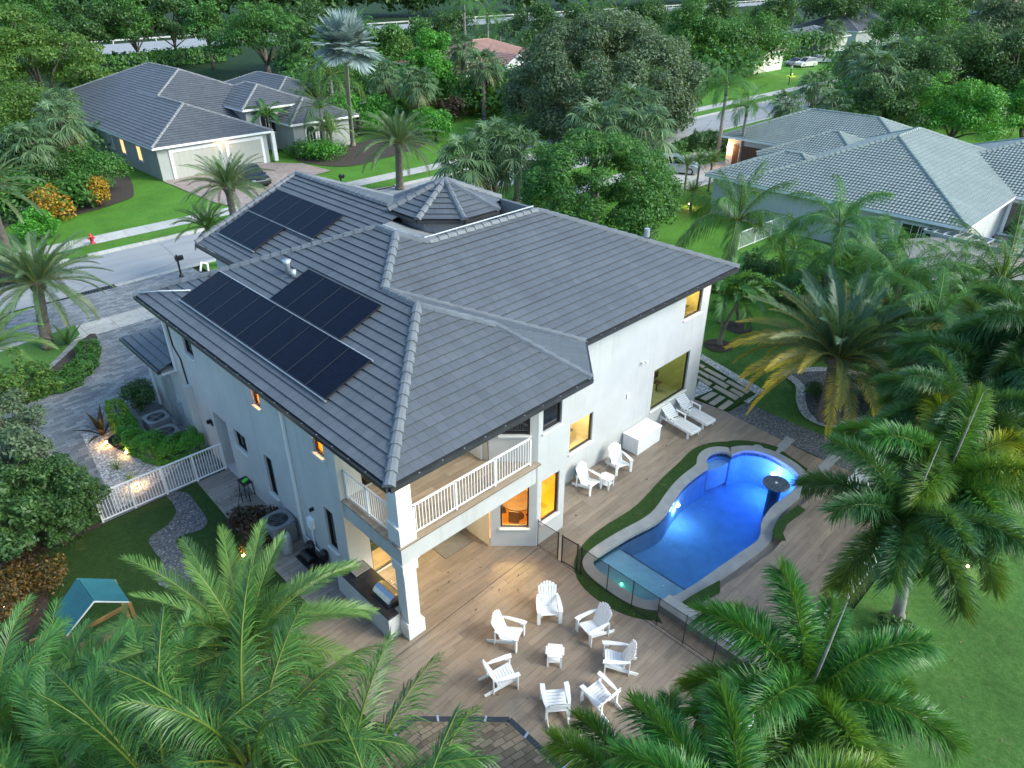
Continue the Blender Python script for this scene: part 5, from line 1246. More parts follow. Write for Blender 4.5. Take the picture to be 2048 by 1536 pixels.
# air conditioners
def condenser(label, x, y, s=.95, h=.95, group='grey air conditioner condensers beside the house'):
    t = thing('air_conditioner', label, 'air conditioner', (x, y, 0), 0, group); m = MB(); r = .13; P = []
    for (sx, sy, a0) in ((1,1,0),(-1,1,90),(-1,-1,180),(1,-1,270)):
        for k in range(4): a = R(a0+k*30); P.append((sx*(s/2-r)+r*math.cos(a), sy*(s/2-r)+r*math.sin(a)))
    m.prism(P, .05, h-.06); 
    for i in range(9):
        u = -s*.36+i*s*.09
        for a, b in (((-s/2-.006, u), (s/2+.006, u)),): m.box(a[0], b[0], u-.012, u+.012, .2, h-.15)
        m.box(u-.012, u+.012, -s/2-.006, s/2+.006, .2, h-.15)
    m.build('casing', M['acgrey'], t); m = MB(); n = 32
    O = []
    for k in range(n):
        a = 2*PI*k/n; c, s_ = math.cos(a), math.sin(a); q = (abs(c)**5+abs(s_)**5)**(-.2); O.append((c*q*s/2*1.01, s_*q*s/2*1.01))
    I = [(s*.39*math.cos(2*PI*k/n), s*.39*math.sin(2*PI*k/n)) for k in range(n)]; ring(m, O, I, h-.07, h); m.build('top_panel', M['acgrey'], t)
    d = MB(); d.poly([(x_, y_, h-.055) for x_, y_ in I]); d.build('well', M['black'], t); f = MB()
    for k in range(4): a = PI/2*k+.4; f.obox((s*.2*math.cos(a), s*.2*math.sin(a), h-.035), s*.32, s*.17, .01, rz=a, rx=.0)
    f.lathe((0, 0, h-.045), [(.1, 0), (.09, .04)], 12); f.build('fan', M['gutter'], t); gr = MB()
    for rr in (.10, .19, .28, .36): 
        for k in range(24): a0, a1 = 2*PI*k/24, 2*PI*(k+1)/24; gr.bar((rr*s*math.cos(a0), rr*s*math.sin(a0), h-.005), (rr*s*math.cos(a1), rr*s*math.sin(a1), h-.005), .006, .006)
    gr.build('grille', M['acgrey'], t); return t
condenser('dark grey condenser standing behind the small red-leaved shrub, nearest the pool pump', -.55, 6.75)
condenser('grey condenser inside the hedge loop, farther of the pair beside the driveway', -1.0, 16.45); condenser('grey condenser inside the hedge loop, nearer of the pair and half hidden by hedge', -1.15, 15.05)
pt = thing('filter_tank', 'short grey filter tank beside the nearest condenser', 'tank', (-.72, 6.02, 0)); m = MB(); m.lathe((0,0,0), [(.18,0),(.2,.1),(.2,.75),(.14,.86),(.03,.9)], 18); m.build('body', M['galv'], pt, True); m = MB(); m.box(-.06,.06,-.02,.02,.9,.98); m.build('valve', M['black'], pt)
pp = thing('pool_pump', 'black pool pump set with white pipes beside the house wall', 'pump', (-.45, 5.1, 0)); m = MB(); m.tube([(0,-.3,.25),(0,.3,.25)], .13, 12); m.lathe((.25,.2,.2), [(.16,0),(.18,.3),(.1,.42)], 12); m.box(-.2,.35,-.6,.5,0,.06); m.tube([(-.1,-.45,.2),(-.1,-.75,.2)], .12, 12); m.build('motor', M['black'], pp)
m = MB()
for k in range(4): x = -.5+k*.16; y = -.85-k*.06; m.tube([(x, y-.25, .05), (x, y-.1, .28), (x+.02, y+.1, .30), (x+.05, y+.2, .05)], .035, 8)
m.tube([(.38, .9, .5), (.36, -.6, .35)], .02, 6); m.build('pipe', M['white'], pp, True)
sp = thing('salt_cell', 'black round valve tank between pump and wall', 'tank', (-.12, 4.55, 0)); m = MB(); m.lathe((0,0,.25), [(.12,0),(.15,.1),(.15,.35),(.06,.45)], 14); m.tube([(0,0,0),(0,0,.3)], .04, 8); m.build('body', M['black'], sp, True)
# little lawn-tool stand by the wall
ls = thing('patio_fan', 'black wire-caged patio fan on a low stand by the side wall, green packet on top', 'fan', (-.15, 9.95, 0)); m = MB()
for x, y in ((-.25,-.2),(.12,-.2),(-.25,.35),(.12,.35)): m.bar((x,y,0),(x*.8,y*.8,.62), .025, .025)
m.box(-.25,.12,-.2,.35,.60,.63); m.build('stand', M['black'], ls); m = MB()
for cx_, cy_ in ((-.42,-.25),(-.2,-.45)):
    for rr in (.22,.13,.05):
        for k in range(18): a0,a1=2*PI*k/18,2*PI*(k+1)/18; m.bar((cx_+rr*math.cos(a0),cy_+rr*math.sin(a0),.45),(cx_+rr*math.cos(a1),cy_+rr*math.sin(a1),.45), .012,.012)
    m.bar((cx_,cy_,0),(cx_,cy_,.45),.03,.03)
m.tube([(-.5,-.3,.4),(-.8,-.6,.02),(-1.1,-1.5,.02)], .012, 5); m.build('cage', M['black'], ls); m = MB(); m.obox((-.05,.05,.66),.22,.14,.06, rz=.4); m.build('packet', surf('green_packet',(.1,.6,.08),.5,.1), ls)
# playhouse with teal canvas roof
ph = thing('playhouse', 'wooden playhouse with teal canvas gable roof', 'playhouse'); z1, z2 = 2.5, 3.2
a_, b_, c_, d_, e_, f_ = G(108,1228,z1), G(155,1158,z2), G(188,1203,z2), G(133,1272,z1), G(228,1160,z1+.35), G(258,1204,z1+.35)
m = MB(); m.add([a_, b_, c_, d_], [(0,1,2,3)]); m.add([b_, e_, f_, c_], [(0,1,2,3)]); o = m.build('canvas_roof', M['teal'], ph); sm = o.modifiers.new('thick', 'SOLIDIFY'); sm.thickness = .03
m = MB()
for p, q in ((a_,b_),(b_,e_),(d_,c_),(c_,f_)): m.bar(p, q, .035, .035)
m.build('piping', M['white'], ph); m = MB()
for p in (a_, d_, e_, f_): m.bar((p[0],p[1],0),(p[0],p[1],p[2]-.03), .09,.09, (1,0,0))
m.bar(d_-np.array((0,0,.08)), f_-np.array((0,0,.08)), .08,.09); m.bar(a_-np.array((0,0,.08)), e_-np.array((0,0,.08)), .08,.09)
for k in range(6):
    u = k/5; p = d_*(1-u)+f_*u; m.bar((p[0],p[1],1.2),(p[0],p[1],2.2),.05,.03,(1,0,0))
for s_ in range(5):
    q0 = d_*1; q1 = f_*1; m.bar((q0[0],q0[1],1.2+.02*s_),(q1[0],q1[1],1.2+.02*s_),.03,.1)
cxp = (a_+f_)/2; m.prism([(a_[0],a_[1]),(e_[0],e_[1]),(f_[0],f_[1]),(d_[0],d_[1])], 1.1, 1.16)
s0, s1 = G(60,1285,.9), G(150,1250,.9); m.bar(s0, s1, .1,.12); m.build('timber_frame', M['wood'], ph)
# landscape lights
def spot(px, py, e, label, z=.12, col=(1,.55,.2)):
    q = G(px, py, z); t = thing('garden_light', label, 'garden light', (q[0], q[1], 0)); m = MB(); m.lathe((0,0,0), [(.02,0),(.02,z-.02)], 8); m.build('stake', M['black'], t); m = MB(); m.lathe((0,0,z-.02), [(.035,0),(.05,.06)], 10); m.build('lens', M['bulb'], t); lamp('garden_lamp', (0,0,z+.12), e, col, .05, t)
spot(213, 885, 14, 'small garden spotlight glowing beside the black pot in the pebbles'); spot(253, 905, 8, 'garden spotlight at the foot of the clipped hedge')
spot(273, 968, 14, 'bright garden light in the pebbles just behind the white gate fence'); spot(487, 1112, 9, 'orange glow of a garden light behind the palm near the condenser', col=(1,.45,.12)); spot(12, 1215, 8, 'orange garden light at the left edge under the shrubs', col=(1,.45,.12))
spot(1378, 408, 30, 'small glowing garden light under the young palms before the right neighbour', .25); spot(1585, 148, 90, 'glowing garden light beside the far white cars', .3); spot(1935, 1133, 4, 'tiny orange garden light at the right under the foxtail palms')
spot(1060, 160, 10, 'porch light glow at the pink-roofed house', 1.4)
pot = thing('plant_pot', 'round black bowl planter in the white pebbles', 'pot', (*G2(243, 893), 0)); m = MB(); m.lathe((0,0,0), [(.22,0),(.38,.25),(.42,.45),(.38,.45),(.34,.38)], 20); m.build('bowl', M['black'], pot, True)
# street furniture
hy = thing('fire_hydrant', 'red fire hydrant on the verge across the street', 'fire hydrant', (*G2(186, 488), 0)); m = MB(); m.lathe((0,0,0), [(.2,0),(.2,.06),(.13,.07),(.13,.5),(.17,.52),(.17,.58),(.13,.62),(.08,.75),(.04,.82)], 16); m.build('barrel', M['red'], hy, True); m = MB(); m.tube([(-.24,0,.45),(.24,0,.45)], .07, 10); m.tube([(0,-.24,.4),(0,0,.4)], .08, 10); m.build('nozzle', M['red'], hy)
def mailbox(px, py, h, label):
    t = thing('mailbox', label, 'mailbox', (*G2(px, py), 0)); m = MB(); m.bar((0,0,0),(0,0,h),.10,.10,(1,0,0)); m.lathe((0,0,0), [(.16,0),(.12,.12),(.07,.2)], 10); m.bar((-.1,0,h*.82),(.3,0,h*.82),.05,.05); m.build('post', M['black'], t)
    m = MB(); m.box(-.12,.38,-.11,.11,h*.84,h*.84+.18); m.tube([(-.12,0,h*.84+.18),(.38,0,h*.84+.18)], .11, 12); m.lathe((0,0,h), [(.04,0),(.07,.1),(.02,.18)], 8); m.build('box', M['black'], t)
mailbox(363, 553, 1.35, 'black mailbox on a post beside the near kerb'); mailbox(684, 380, 1.3, 'black mailbox on the verge across the street')
lp = thing('street_lamp', 'black post lantern on the far verge near the white cars', 'lamp post', (*G2(1577, 170), 0)); m = MB(); m.tube([(0,0,0),(0,0,2.6)], .07, 8); m.build('post', M['black'], lp); m = MB(); m.lathe((0,0,2.6), [(.1,0),(.24,.5),(.2,.52)], 8); m.build('lantern', M['white'], lp); m = MB(); m.lathe((0,0,3.12), [(.28,0),(.05,.25)], 8); m.build('cap', M['black'], lp)
cn = thing('marker_post', 'orange and white reflective marker post at the left street edge', 'marker', (*G2(38, 548), 0)); m = MB(); m.lathe((0,0,0), [(.25,0),(.12,.1),(.1,.9),(.06,1.0)], 12); m.build('body', M['orange'], cn, True)
# cars
def car(label, px, py, rz, col, L=4.7, H=1.65, W=1.85, suv=True, z=0, name='car', loc=None):
    q = G(px, py, z+.7) if loc is None else (*loc, 0)
    t = thing(name, label, 'car', (q[0], q[1], z), rz); mt = surf('car_paint', col, .25, .03, 1, 0, metal=.3, spec=.6)
    h = L/2; b = H*.58
    prof = [(-h, .35), (-h*1.0, b*.72), (-h*.96, b), (-h*.5, b*1.02), (h*.42, b*1.03), (h*.80, b*.93), (h*.97, b*.74), (h, .40), (h*.95, .26), (-h*.95, .26)]
    n = len(prof); m = MB(); secs = [(-W/2*.90, .93), (-W/2, 1.0), (W/2, 1.0), (W/2*.90, .93)]
    rows = []
    for y, k in ((-W/2, 1), (-W/2*.93, 1.035), (W/2*.93, 1.035), (W/2, 1)):
        rows += [(x*(1 if abs(y) < W/2 else .985), y, z_*(k if z_ > b*.8 else 1)) for x, z_ in prof]
    m.add(rows, [(i+r*n, (i+1) % n+r*n, (i+1) % n+(r+1)*n, i+(r+1)*n) for r in range(3) for i in range(n)]+[tuple(range(n)), tuple(range(3*n, 4*n))[::-1]])
    body = m.build('body', mt, t, bevel=.04)
    cab = [(-h*(.93 if suv else .72), b*1.0), (-h*(.80 if suv else .42), H*.985), (h*.05, H), (h*.48, b*1.0)] ; m = MB(); nn = 4
    r0 = [(x, -W/2*.93, z_) if i in (0, 3) else (x, -W/2*.74, z_) for i, (x, z_) in enumerate(cab)]; r1 = [(x, -y, z_) for x, y, z_ in r0]
    m.add(r0+r1, [(0,1,5,4), (2,3,7,6), (0,3,2,1), (4,5,6,7)]); m.build('windows', M['darkglass'], t)
    m = MB(); m.add([np.add(r0[1],(-.02,0,.012)), np.add(r0[2],(.02,0,.012)), np.add(r1[2],(.02,0,.012)), np.add(r1[1],(-.02,0,.012))], [(0,1,2,3)])
    for s_, r in ((-1, r0), (1, r1)):
        m.bar(np.add(r[1],(0,0,0)), np.add(r[0],(0,0,0)), .07,.05); m.bar(r[2], r[3], .07,.05); m.bar(r[1], r[2], .06,.06); c = (np.array(r[1])+r[2])/2; d = (np.array(r[0])+r[3])/2; m.bar(c, d, .06,.05)
    m.build('roof', mt, t)
    for sx in (-.62, .62):
        for sy in (-1, 1):
            w = MB(); y = sy*(W/2-.1); w.tube([(sx*h, y-.11, .34), (sx*h, y+.11, .34)], .34, 18); wo_ = w.build('wheel', M['black'], t); w = MB(); w.tube([(sx*h, y+sy*.112, .34), (sx*h, y+sy*.12, .34)], .21, 14); w.build('rim', M['galv'], wo_)
    for sy in (-1, 1): w = MB(); w.obox((h*.955, sy*W*.36, b*.80), .08, .34, .12); w.build('headlight', M['glass'] if False else M['galv'], t); w = MB(); w.obox((-h*.985, sy*W*.38, b*.85), .06, .22, .2); w.build('taillight', M['red'], t); w = MB(); w.obox((h*.36, sy*(W/2+.08), b*1.05), .12, .16, .12); w.build('mirror', mt, t)
    return t
car('silver SUV parked on the right neighbour driveway', 1352, 330, R(-62), (.45,.47,.50)); car('dark car parked before the double garage of the left house', 503, 352, R(-95), (.02,.025,.03), suv=False)
car('white SUV lit warm at its front beside the far garden', 1612, 126, R(165), (.75,.72,.68), L=4.9, H=1.75); car('silver sedan parked behind the white SUV', 1640, 118, R(-30), (.55,.57,.60), suv=False, H=1.5); car('grey sedan in front of the flowering border by the far white SUV', 1592, 124, R(160), (.25,.25,.27), suv=False, H=1.5)
car('black SUV before the far white garage', 1712, 78, R(160), (.015,.015,.018)); car('black pickup cut off by the left picture edge', 2, 545, R(5), (.02,.02,.022), L=5.4, H=1.85)
# ================================================================ NEIGHBOUR HOUSES
def block_walls(mb, x0, x1, y0, y1, z): 
    mb.box(x0, x1, y0, y1, -.02, z)
def nwin(par, c, w, h, nrm_, arch=False, lit=None, m='darkglass', trim=True):
    """framed window standing 3 cm proud of a wall; c = centre"""
    d = np.array((-nrm_[1], nrm_[0], 0.)); n = np.array((*nrm_, 0.)); c = np.array(c, float); f = MB(); t = .16
    P = lambda a, z, k: c+d*a+n*k+np.array((0, 0, z))
    f.bar(P(-w/2-t/2, -h/2, .03), P(-w/2-t/2, h/2, .03), t, .08, n); f.bar(P(w/2+t/2, -h/2, .03), P(w/2+t/2, h/2, .03), t, .08, n); f.bar(P(-w/2-t, -h/2-t/2, .03), P(w/2+t, -h/2-t/2, .03), .08, t)
    if not arch: f.bar(P(-w/2-t, h/2+t/2, .03), P(w/2+t, h/2+t/2, .03), .08, t)
    g = MB(); V = [P(-w/2, -h/2, .015), P(w/2, -h/2, .015), P(w/2, h/2, .015)]
    if arch:
        K = 10
        for k in range(1, K): V.append(P(w/2*math.cos(PI*k/K), h/2+w/2*math.sin(PI*k/K), .015))
        for k in range(K): f.bar(P((w/2+t/2)*math.cos(PI*k/K), h/2+(w/2+t/2)*math.sin(PI*k/K), .03), P((w/2+t/2)*math.cos(PI*(k+1)/K), h/2+(w/2+t/2)*math.sin(PI*(k+1)/K), .03), .08, t)
    V.append(P(-w/2, h/2, .015)); g.add(V, [tuple(range(len(V)))])
    for k in (-.17, .17): f.bar(P(w*k, -h/2, .03), P(w*k, h/2, .03), .04, .04, n)
    o = f.build('window', M['stucco_trim'], par); g.build('pane', M[lit or m], o); return o
M['litpane'] = emis('lit_window', (1, .55, .16), 1.1)
def fascia(mb, x0, x1, y0, y1, ze):
    z0, z1 = ze-.22, ze-.005
    mb.box(x0, x1, y0, y0+.05, z0, z1); mb.box(x0, x1, y1-.05, y1, z0, z1); mb.box(x0, x0+.05, y0+.05, y1-.05, z0, z1); mb.box(x1-.05, x1, y0+.05, y1-.05, z0, z1)
    mb.box(x0+.05, x1-.05, y0+.05, y1-.05, z0+.01, z0+.05)
def house_of(name, label, blocks, tile, cap, wallm, row, kw={}, extra=()):
    h = thing(name, label, 'house'); T, K, W, F = MB(), MB(), MB(), MB()
    for (x0, x1, y0, y1, ze, sl) in blocks:
        hip_block(T, K, x0, x1, y0, y1, ze, sl, row, **kw.get((x0, y0), {})); block_walls(W, x0+.55, x1-.55, y0+.55, y1-.55, ze-.2); fascia(F, x0, x1, y0, y1, ze)
    for p, q in extra: caps(K, p, q, .32, .42)
    T.build('roof', M[tile], h); K.build('ridge_cap', M[cap], h); W.build('wall', M[wallm], h); F.build('fascia', M['white'], h); return h
M['wallNL'] = surf('greige_stucco', (.36,.37,.35), .85, .06, .8, .004, 40); M['capNL'] = surf('pale_grey_cap', (.22,.22,.225), .7, .3, 3, .004, 25)
NL = house_of('house', 'single-storey grey house with brown-grey tile roof and two garage doors, left across the street', [(15.7, 28.0, 59.4, 84, 3.2, .42), (15.72, 37.5, 66.2, 97, 3.18, .415), (32, 46, 68.5, 90, 3.16, .40), (30.8, 39.5, 60.8, 72, 3.21, .42), (27.6, 36.0, 64.8, 76, 4.6, .42)], 'tileNL', 'capNL', 'wallNL', .42, {(15.7, 59.4): dict(skipc=(2, 3), ridge=False), (15.72, 66.2): dict(skipc=(0,))}, (((21.85, 65.55, 5.80), (21.85, 72.2, 5.80)), ((22.0, 72.5, 5.79), (26.6, 77.1, 7.70))))
m = MB()
for x0, x1 in ((17.6, 22.2), (23.2, 26.7)):
    g = MB(); g.box(x0, x1, 59.88, 59.93, 0.0, 2.45)
    for k in range(1, 5): g.box(x0, x1, 59.86, 59.885, k*.49-.012, k*.49+.012)
    for k in range(1, 8): g.box(x0+(x1-x0)*k/8-.01, x0+(x1-x0)*k/8+.01, 59.865, 59.885, 0, 2.45)
    g.build('garage_door', surf('garage_cream', (.42,.41,.36), .6, .04), NL)
    m.box(x0-.28, x0, 59.82, 59.95, 0, 2.75); m.box(x1, x1+.28, 59.82, 59.95, 0, 2.75); m.box(x0, x1, 59.82, 59.95, 2.45, 2.75)
m.build('door_trim', M['white'], NL); lamp('garage_lamp', (22.7, 59.4, 2.85), 16, (1, .6, .25), .1, NL); l = MB(); l.lathe((22.7, 59.6, 2.75), [(.08, 0), (.1, .18)], 10); l.build('wall_lamp', M['bulb'], NL)
nwin(NL, (30.6, 65.35, 2.6), 1.7, 1.5, (0, -1), True); nwin(NL, (33.6, 65.35, 2.6), 1.5, 1.5, (0, -1), True)
for x in (33.4, 35.0): nwin(NL, (x, 61.33, 1.5), 1.1, 1.3, (0, -1), True)
for y, s_ in ((64.5, 'litpane'), (69, 'litpane'), (72.5, 'darkglass')): nwin(NL, (16.22, y, 1.9), .9, 1.3, (-1, 0), lit=s_)
cl = MB(); cl.box(28.0, 28.4, 59.9, 60.3, 0, 3.0); cl.build('entry_column', M['stucco_trim'], NL)
NR = house_of('house', 'single-storey white house with green-grey barrel tile roof, right of the main house', [(44.0, 65.0, -1.5, 15.2, 3.2, .41), (44.3, 53, 8.0, 18.2, 3.19, .41), (59.0, 71.0, 7, 25.6, 3.2, .41), (54.5, 63.5, 9.5, 19.2, 3.18, .41), (54.8, 70, -24, 7, 3.21, .40)], 'tileG', 'capG', 'stucco', .34)
g = MB(); g.box(59.44, 59.5, 18.9, 24.3, 0, 2.4); g.build('garage_door', M['brickgar'], NR); lamp('garage_lamp', (59.2, 24.8, 2.0), 70, (1,.55,.22), .1, NR); l = MB(); l.lathe((59.4, 24.7, 1.9), [(.08, 0), (.1, .3)], 8); l.build('wall_lamp', M['bulb'], NR)
fd = MB(); gl_ = MB()
for k in range(8):
    y = -1.2-k*1.25; fd.box(55.28, 55.33, y-.16, y+.06, 0.1, 2.7); gl_.box(55.29, 55.31, y-1.19, y-.16, .25, 2.6)
fd.box(55.27, 55.34, -11.5, -1.0, 2.62, 2.8); fd.box(55.27, 55.34, -11.5, -1.0, .1, .26); f_o = fd.build('french_door', M['white'], NR); gl_.build('pane', M['darkglass'], f_o)
nwin(NR, (44.53, 1.6, 1.6), 1.9, 1.9, (-1, 0), m='darkglass'); cl = MB(); cl.box(45.2, 46.0, -1.45, -.95, 0, 3.0); cl.build('corner_pier', M['cream'], NR)
PK = house_of('house', 'white house with terracotta tile roof glimpsed between trees in the distance', [(72, 95, 78.5, 98, 3.6, .36), (70, 80, 77.0, 88, 3.4, .36), (88, 108, 74, 90, 3.4, .36)], 'tileP', 'capP', 'stucco', .45)
T_ = MB(); facet(T_, [(78.2, 76.5, 4.1), (78.2, 84, 4.1), (81.3, 84, 5.7), (81.3, 76.5, 5.7)], .45); facet(T_, [(84.4, 84, 4.1), (84.4, 76.5, 4.1), (81.3, 76.5, 5.7), (81.3, 84, 5.7)], .45); T_.build('gable_roof', M['tileP'], PK)
g = MB(); g.add([(78.6, 76.9, 0), (84, 76.9, 0), (84, 76.9, 4.2), (81.3, 76.9, 5.5), (78.6, 76.9, 4.2)], [(0,1,2,3,4)]); g.box(78.6, 84, 76.95, 78.8, 0, 4.0); g.build('gable_wall', M['stucco'], PK); g = MB(); g.bar((78.1, 76.6, 4.0), (81.3, 76.6, 5.62), .2, .22); g.bar((84.5, 76.6, 4.0), (81.3, 76.6, 5.62), .2, .22)
g.build('gable_trim', M['white'], PK)
for x in (79.0, 80.2, 82.6, 83.7): g = MB(); g.tube([(x, 76.3, 0), (x, 76.3, 3.6)], .2, 10); g.build('column', M['white'], PK)
None; nwin(PK, (75.4, 77.5, 1.9), 1.5, 1.4, (0, -1), True); nwin(PK, (81.4, 76.88, 2.0), 1.8, 2.2, (0, -1), True)
q = G(1700, 60, 3.5); FB = house_of('house', 'distant pale house with blue-grey tile roof at the top right', [(q[0]-14, q[0]+16, q[1]-8, q[1]+10, 4.2, .42)], 'tileNL', 'capNL', 'stucco', .6); 
q = G(1518, 108, 3); FC = house_of('house', 'far low house with reddish roof, mostly hidden behind the green trees above the white cars', [(q[0]-6, q[0]+6, q[1]-3, q[1]+10, 3.6, .40)], 'tileP', 'capP', 'cream', .5); lamp('porch_lamp', (q[0]-6.6, q[1]-3.3, 2.4), 12, (1,.55,.22), .2)
q = G(1975, 6, 4); FD = house_of('house', 'sliver of a reddish roof at the top right edge', [(q[0]-14, q[0]+16, q[1]-10, q[1]+12, 4.2, .40)], 'tileP', 'capP', 'stucco', .6)
q = G(1640, 70, 4); FE = house_of('house', 'far pale low house seen between the leaning palm trunks', [(q[0]-8, q[0]+6, q[1]-5, q[1]+8, 4.0, .3)], 'flash', 'capG', 'stucco', .6)
# pergola / patio cover of the right neighbour
pg = thing('pergola', 'neighbour pergola with row of pale rafters above a grey canopy', 'pergola'); a_, b_ = G(1850, 462, 2.6), G(2080, 520, 2.6); m = MB(); d_ = norm(b_-a_); s_ = np.array((d_[1], -d_[0], 0)); m.bar(a_, b_, .14, .2); m.bar(a_-s_*1.6, b_-s_*1.6, .12, .18)
for k in range(12): c = a_+(b_-a_)*k/11; m.bar(c+s_*.25+np.array((0,0,.14)), c-s_*1.2+np.array((0,0,.14)), .07, .10)
for c in (a_, b_, (a_+b_)/2): m.bar((c[0],c[1],0),(c[0],c[1],2.5),.15,.15,(1,0,0))
m.build('rafters', M['galv'], pg); m = MB(); c0 = G(1800, 500, 2.2); m.add([G(1800,478,2.5), G(1960,470,2.5), G(2060,560,2.3), G(1840,560,2.3)], [(0,1,2,3)]); m.build('canopy', surf('grey_canopy', (.20,.195,.18), .9, .2, 2, .01, 20), pg)
nf = thing('garden_fence', 'low white railing fence behind the palms near the right neighbour wall', 'fence'); a_, b_ = G(1475, 500), G(1570, 462); railing(nf, (a_[0], a_[1]), (b_[0], b_[1]), 0, 1.3, .16, 2, 'rail')

# ================================================================ PALMS
def palm_at(kind, px, py, z, label, seed=0, scale=1.0, lean=None, rz=0.0, foot=None, **k):
    """crown heart seen at (px, py), z metres up; the trunk stands straight below unless foot (a photograph point) is given"""
    c = G(px, py, z)
    if foot: f = G(*foot); base = (f[0], f[1]); lean = (c[0]-f[0], c[1]-f[1])
    else: lean = lean or (0, 0); base = (c[0]-lean[0], c[1]-lean[1])
    return palm(kind, base, z, label, seed, scale, lean, rz, **k)
# near right
palm_at('foxtail', 1612, 1395, 5.4, 'large foxtail palm at lower right in front of the white fence', 11, .96, stalk=True)
palm_at('foxtail_dark', 1805, 1055, 4.6, 'foxtail palm with grey trunk beside the pool deck fence, right of the pool', 12, 1.06, stalk=True, foot=(1793, 1235))
palm_at('foxtail_yellow', 1885, 965, 4.8, 'foxtail palm with yellow upper fronds behind the grey-trunked one', 13, 1.15, rz=1.0, stalk=True, foot=(1850, 1110))
palm_at('foxtail_dark', 1985, 770, 5.2, 'dark foxtail palm at the right edge beyond the date palm', 14, 1.3)
palm_at('foxtail_dark', 2075, 690, 6.5, 'foxtail palm cut off by the right edge, highest of the row', 15, 1.1)
palm_at('foxtail', 1300, 1650, 4.6, 'foxtail palm rising from the bottom edge beside the chair circle', 16, .85)
palm_at('foxtail', 1480, 1690, 6.0, 'foxtail palm at the bottom edge left of the lower fence end', 17, .95, rz=.8)
# near left
palm_at('phoenix', 490, 1290, 4.0, 'feathery date palm with arching fronds beside the air conditioner', 21, 1.12, dead=2)
palm_at('coconut', 500, 1530, 6.0, 'big coconut palm in the bottom left foreground', 22, .80, rz=.5, dead=2); palm_at('coconut', 690, 1640, 4.8, 'coconut palm between the big one and the gazebo', 29, .8, rz=2.0); palm_at('coconut', 330, 1600, 5.6, 'coconut palm at the bottom edge left of the big one', 30, .8, rz=1.0)
palm_at('coconut', 800, 1800, 5.5, 'coconut palm poking in at the bottom edge before the gazebo', 23, .8)
palm_at('areca', 330, 1520, 3.4, 'bushy areca palm clump left of the big coconut palm', 24, 1.15, name='areca_palm')
palm_at('areca', 110, 1460, 2.6, 'areca palm clump at the bottom left below the playhouse', 25, 1.1, name='areca_palm'); palm_at('areca', -20, 1500, 3.6, 'areca palm clump in the extreme bottom left corner', 26, 1.1, name='areca_palm'); palm_at('areca', 250, 1400, 1.6, 'small areca palm just below the playhouse', 27, .9, name='areca_palm')
palm_at('areca', 130, 1620, 4.0, 'areca palm cut off by the bottom edge at the left', 28, 1.2, name='areca_palm')
# right garden
palm_at('canary', 1678, 712, 3.1, 'huge date palm with yellow-tipped drooping fronds in the pebble-edged bed', 31, 1.17, foot=(1655, 838))
for i, (x, y, z, f, l) in enumerate(((1448, 590, 3.6, (1440, 690), 'small green palm with slim trunk by the house corner'), (1478, 600, 3.3, (1436, 690), 'second slim palm sharing the same mulch ring at the house corner'), (1462, 575, 3.8, (1475, 650), 'slim palm in the rear mulch ring behind the house corner pair'))):
    palm_at('adonidia', x, y, z, l, 32+i, 1.15, foot=f)
palm_at('queen', 1800, 560, 5.2, 'pale green queen palm with hanging leaflets right of the date palm', 36, 1.0, stalk=True, dead=3); palm_at('queen', 1870, 640, 4.8, 'queen palm just below and right of the pale green one', 37, .95); palm_at('areca', 1800, 690, 3.0, 'areca clump under the queen palms by the date palm', 38, 1.25, name='areca_palm')
palm_at('areca', 1740, 620, 3.0, 'areca clump directly behind the date palm crown', 39, 1.2, name='areca_palm'); palm_at('coconut', 2005, 560, 5.2, 'coconut palm with bright upright fronds at the right edge', 40, .95); palm_at('queen', 1930, 560, 4.0, 'queen palm between the pergola and the bright coconut palm', 41, .9)
palm_at('queen', 1680, 450, 6.2, 'queen palm standing before the white wall of the right neighbour', 42, 1.0); palm_at('coconut', 1475, 440, 6.0, 'coconut palm at the roof corner of the main house', 43, .95); palm_at('queen', 1590, 500, 3.2, 'low bright queen palm above the clipped dark hedge', 44, .85)
palm_at('areca', 1860, 760, 2.6, 'areca clump below the queen palms near the right edge', 46, 1.3, name='areca_palm'); palm_at('areca', 1780, 800, 1.8, 'areca clump right of the pebble-edged bed', 47, 1.0, name='areca_palm')
palm_at('foxtail_dark', 1915, 840, 5.2, 'foxtail palm between the yellow-fronded one and the queen palms', 48, 1.0); palm_at('areca', 1960, 700, 3.5, 'areca clump right of the lower queen palm', 49, 1.3, name='areca_palm'); palm_at('queen', 1745, 520, 4.6, 'queen palm left of the pale green one', 58, 1.0, dead=2)
palm_at('queen', 1650, 560, 3.0, 'queen palm peeking out behind the date palm, near the hedge end', 45, .85)
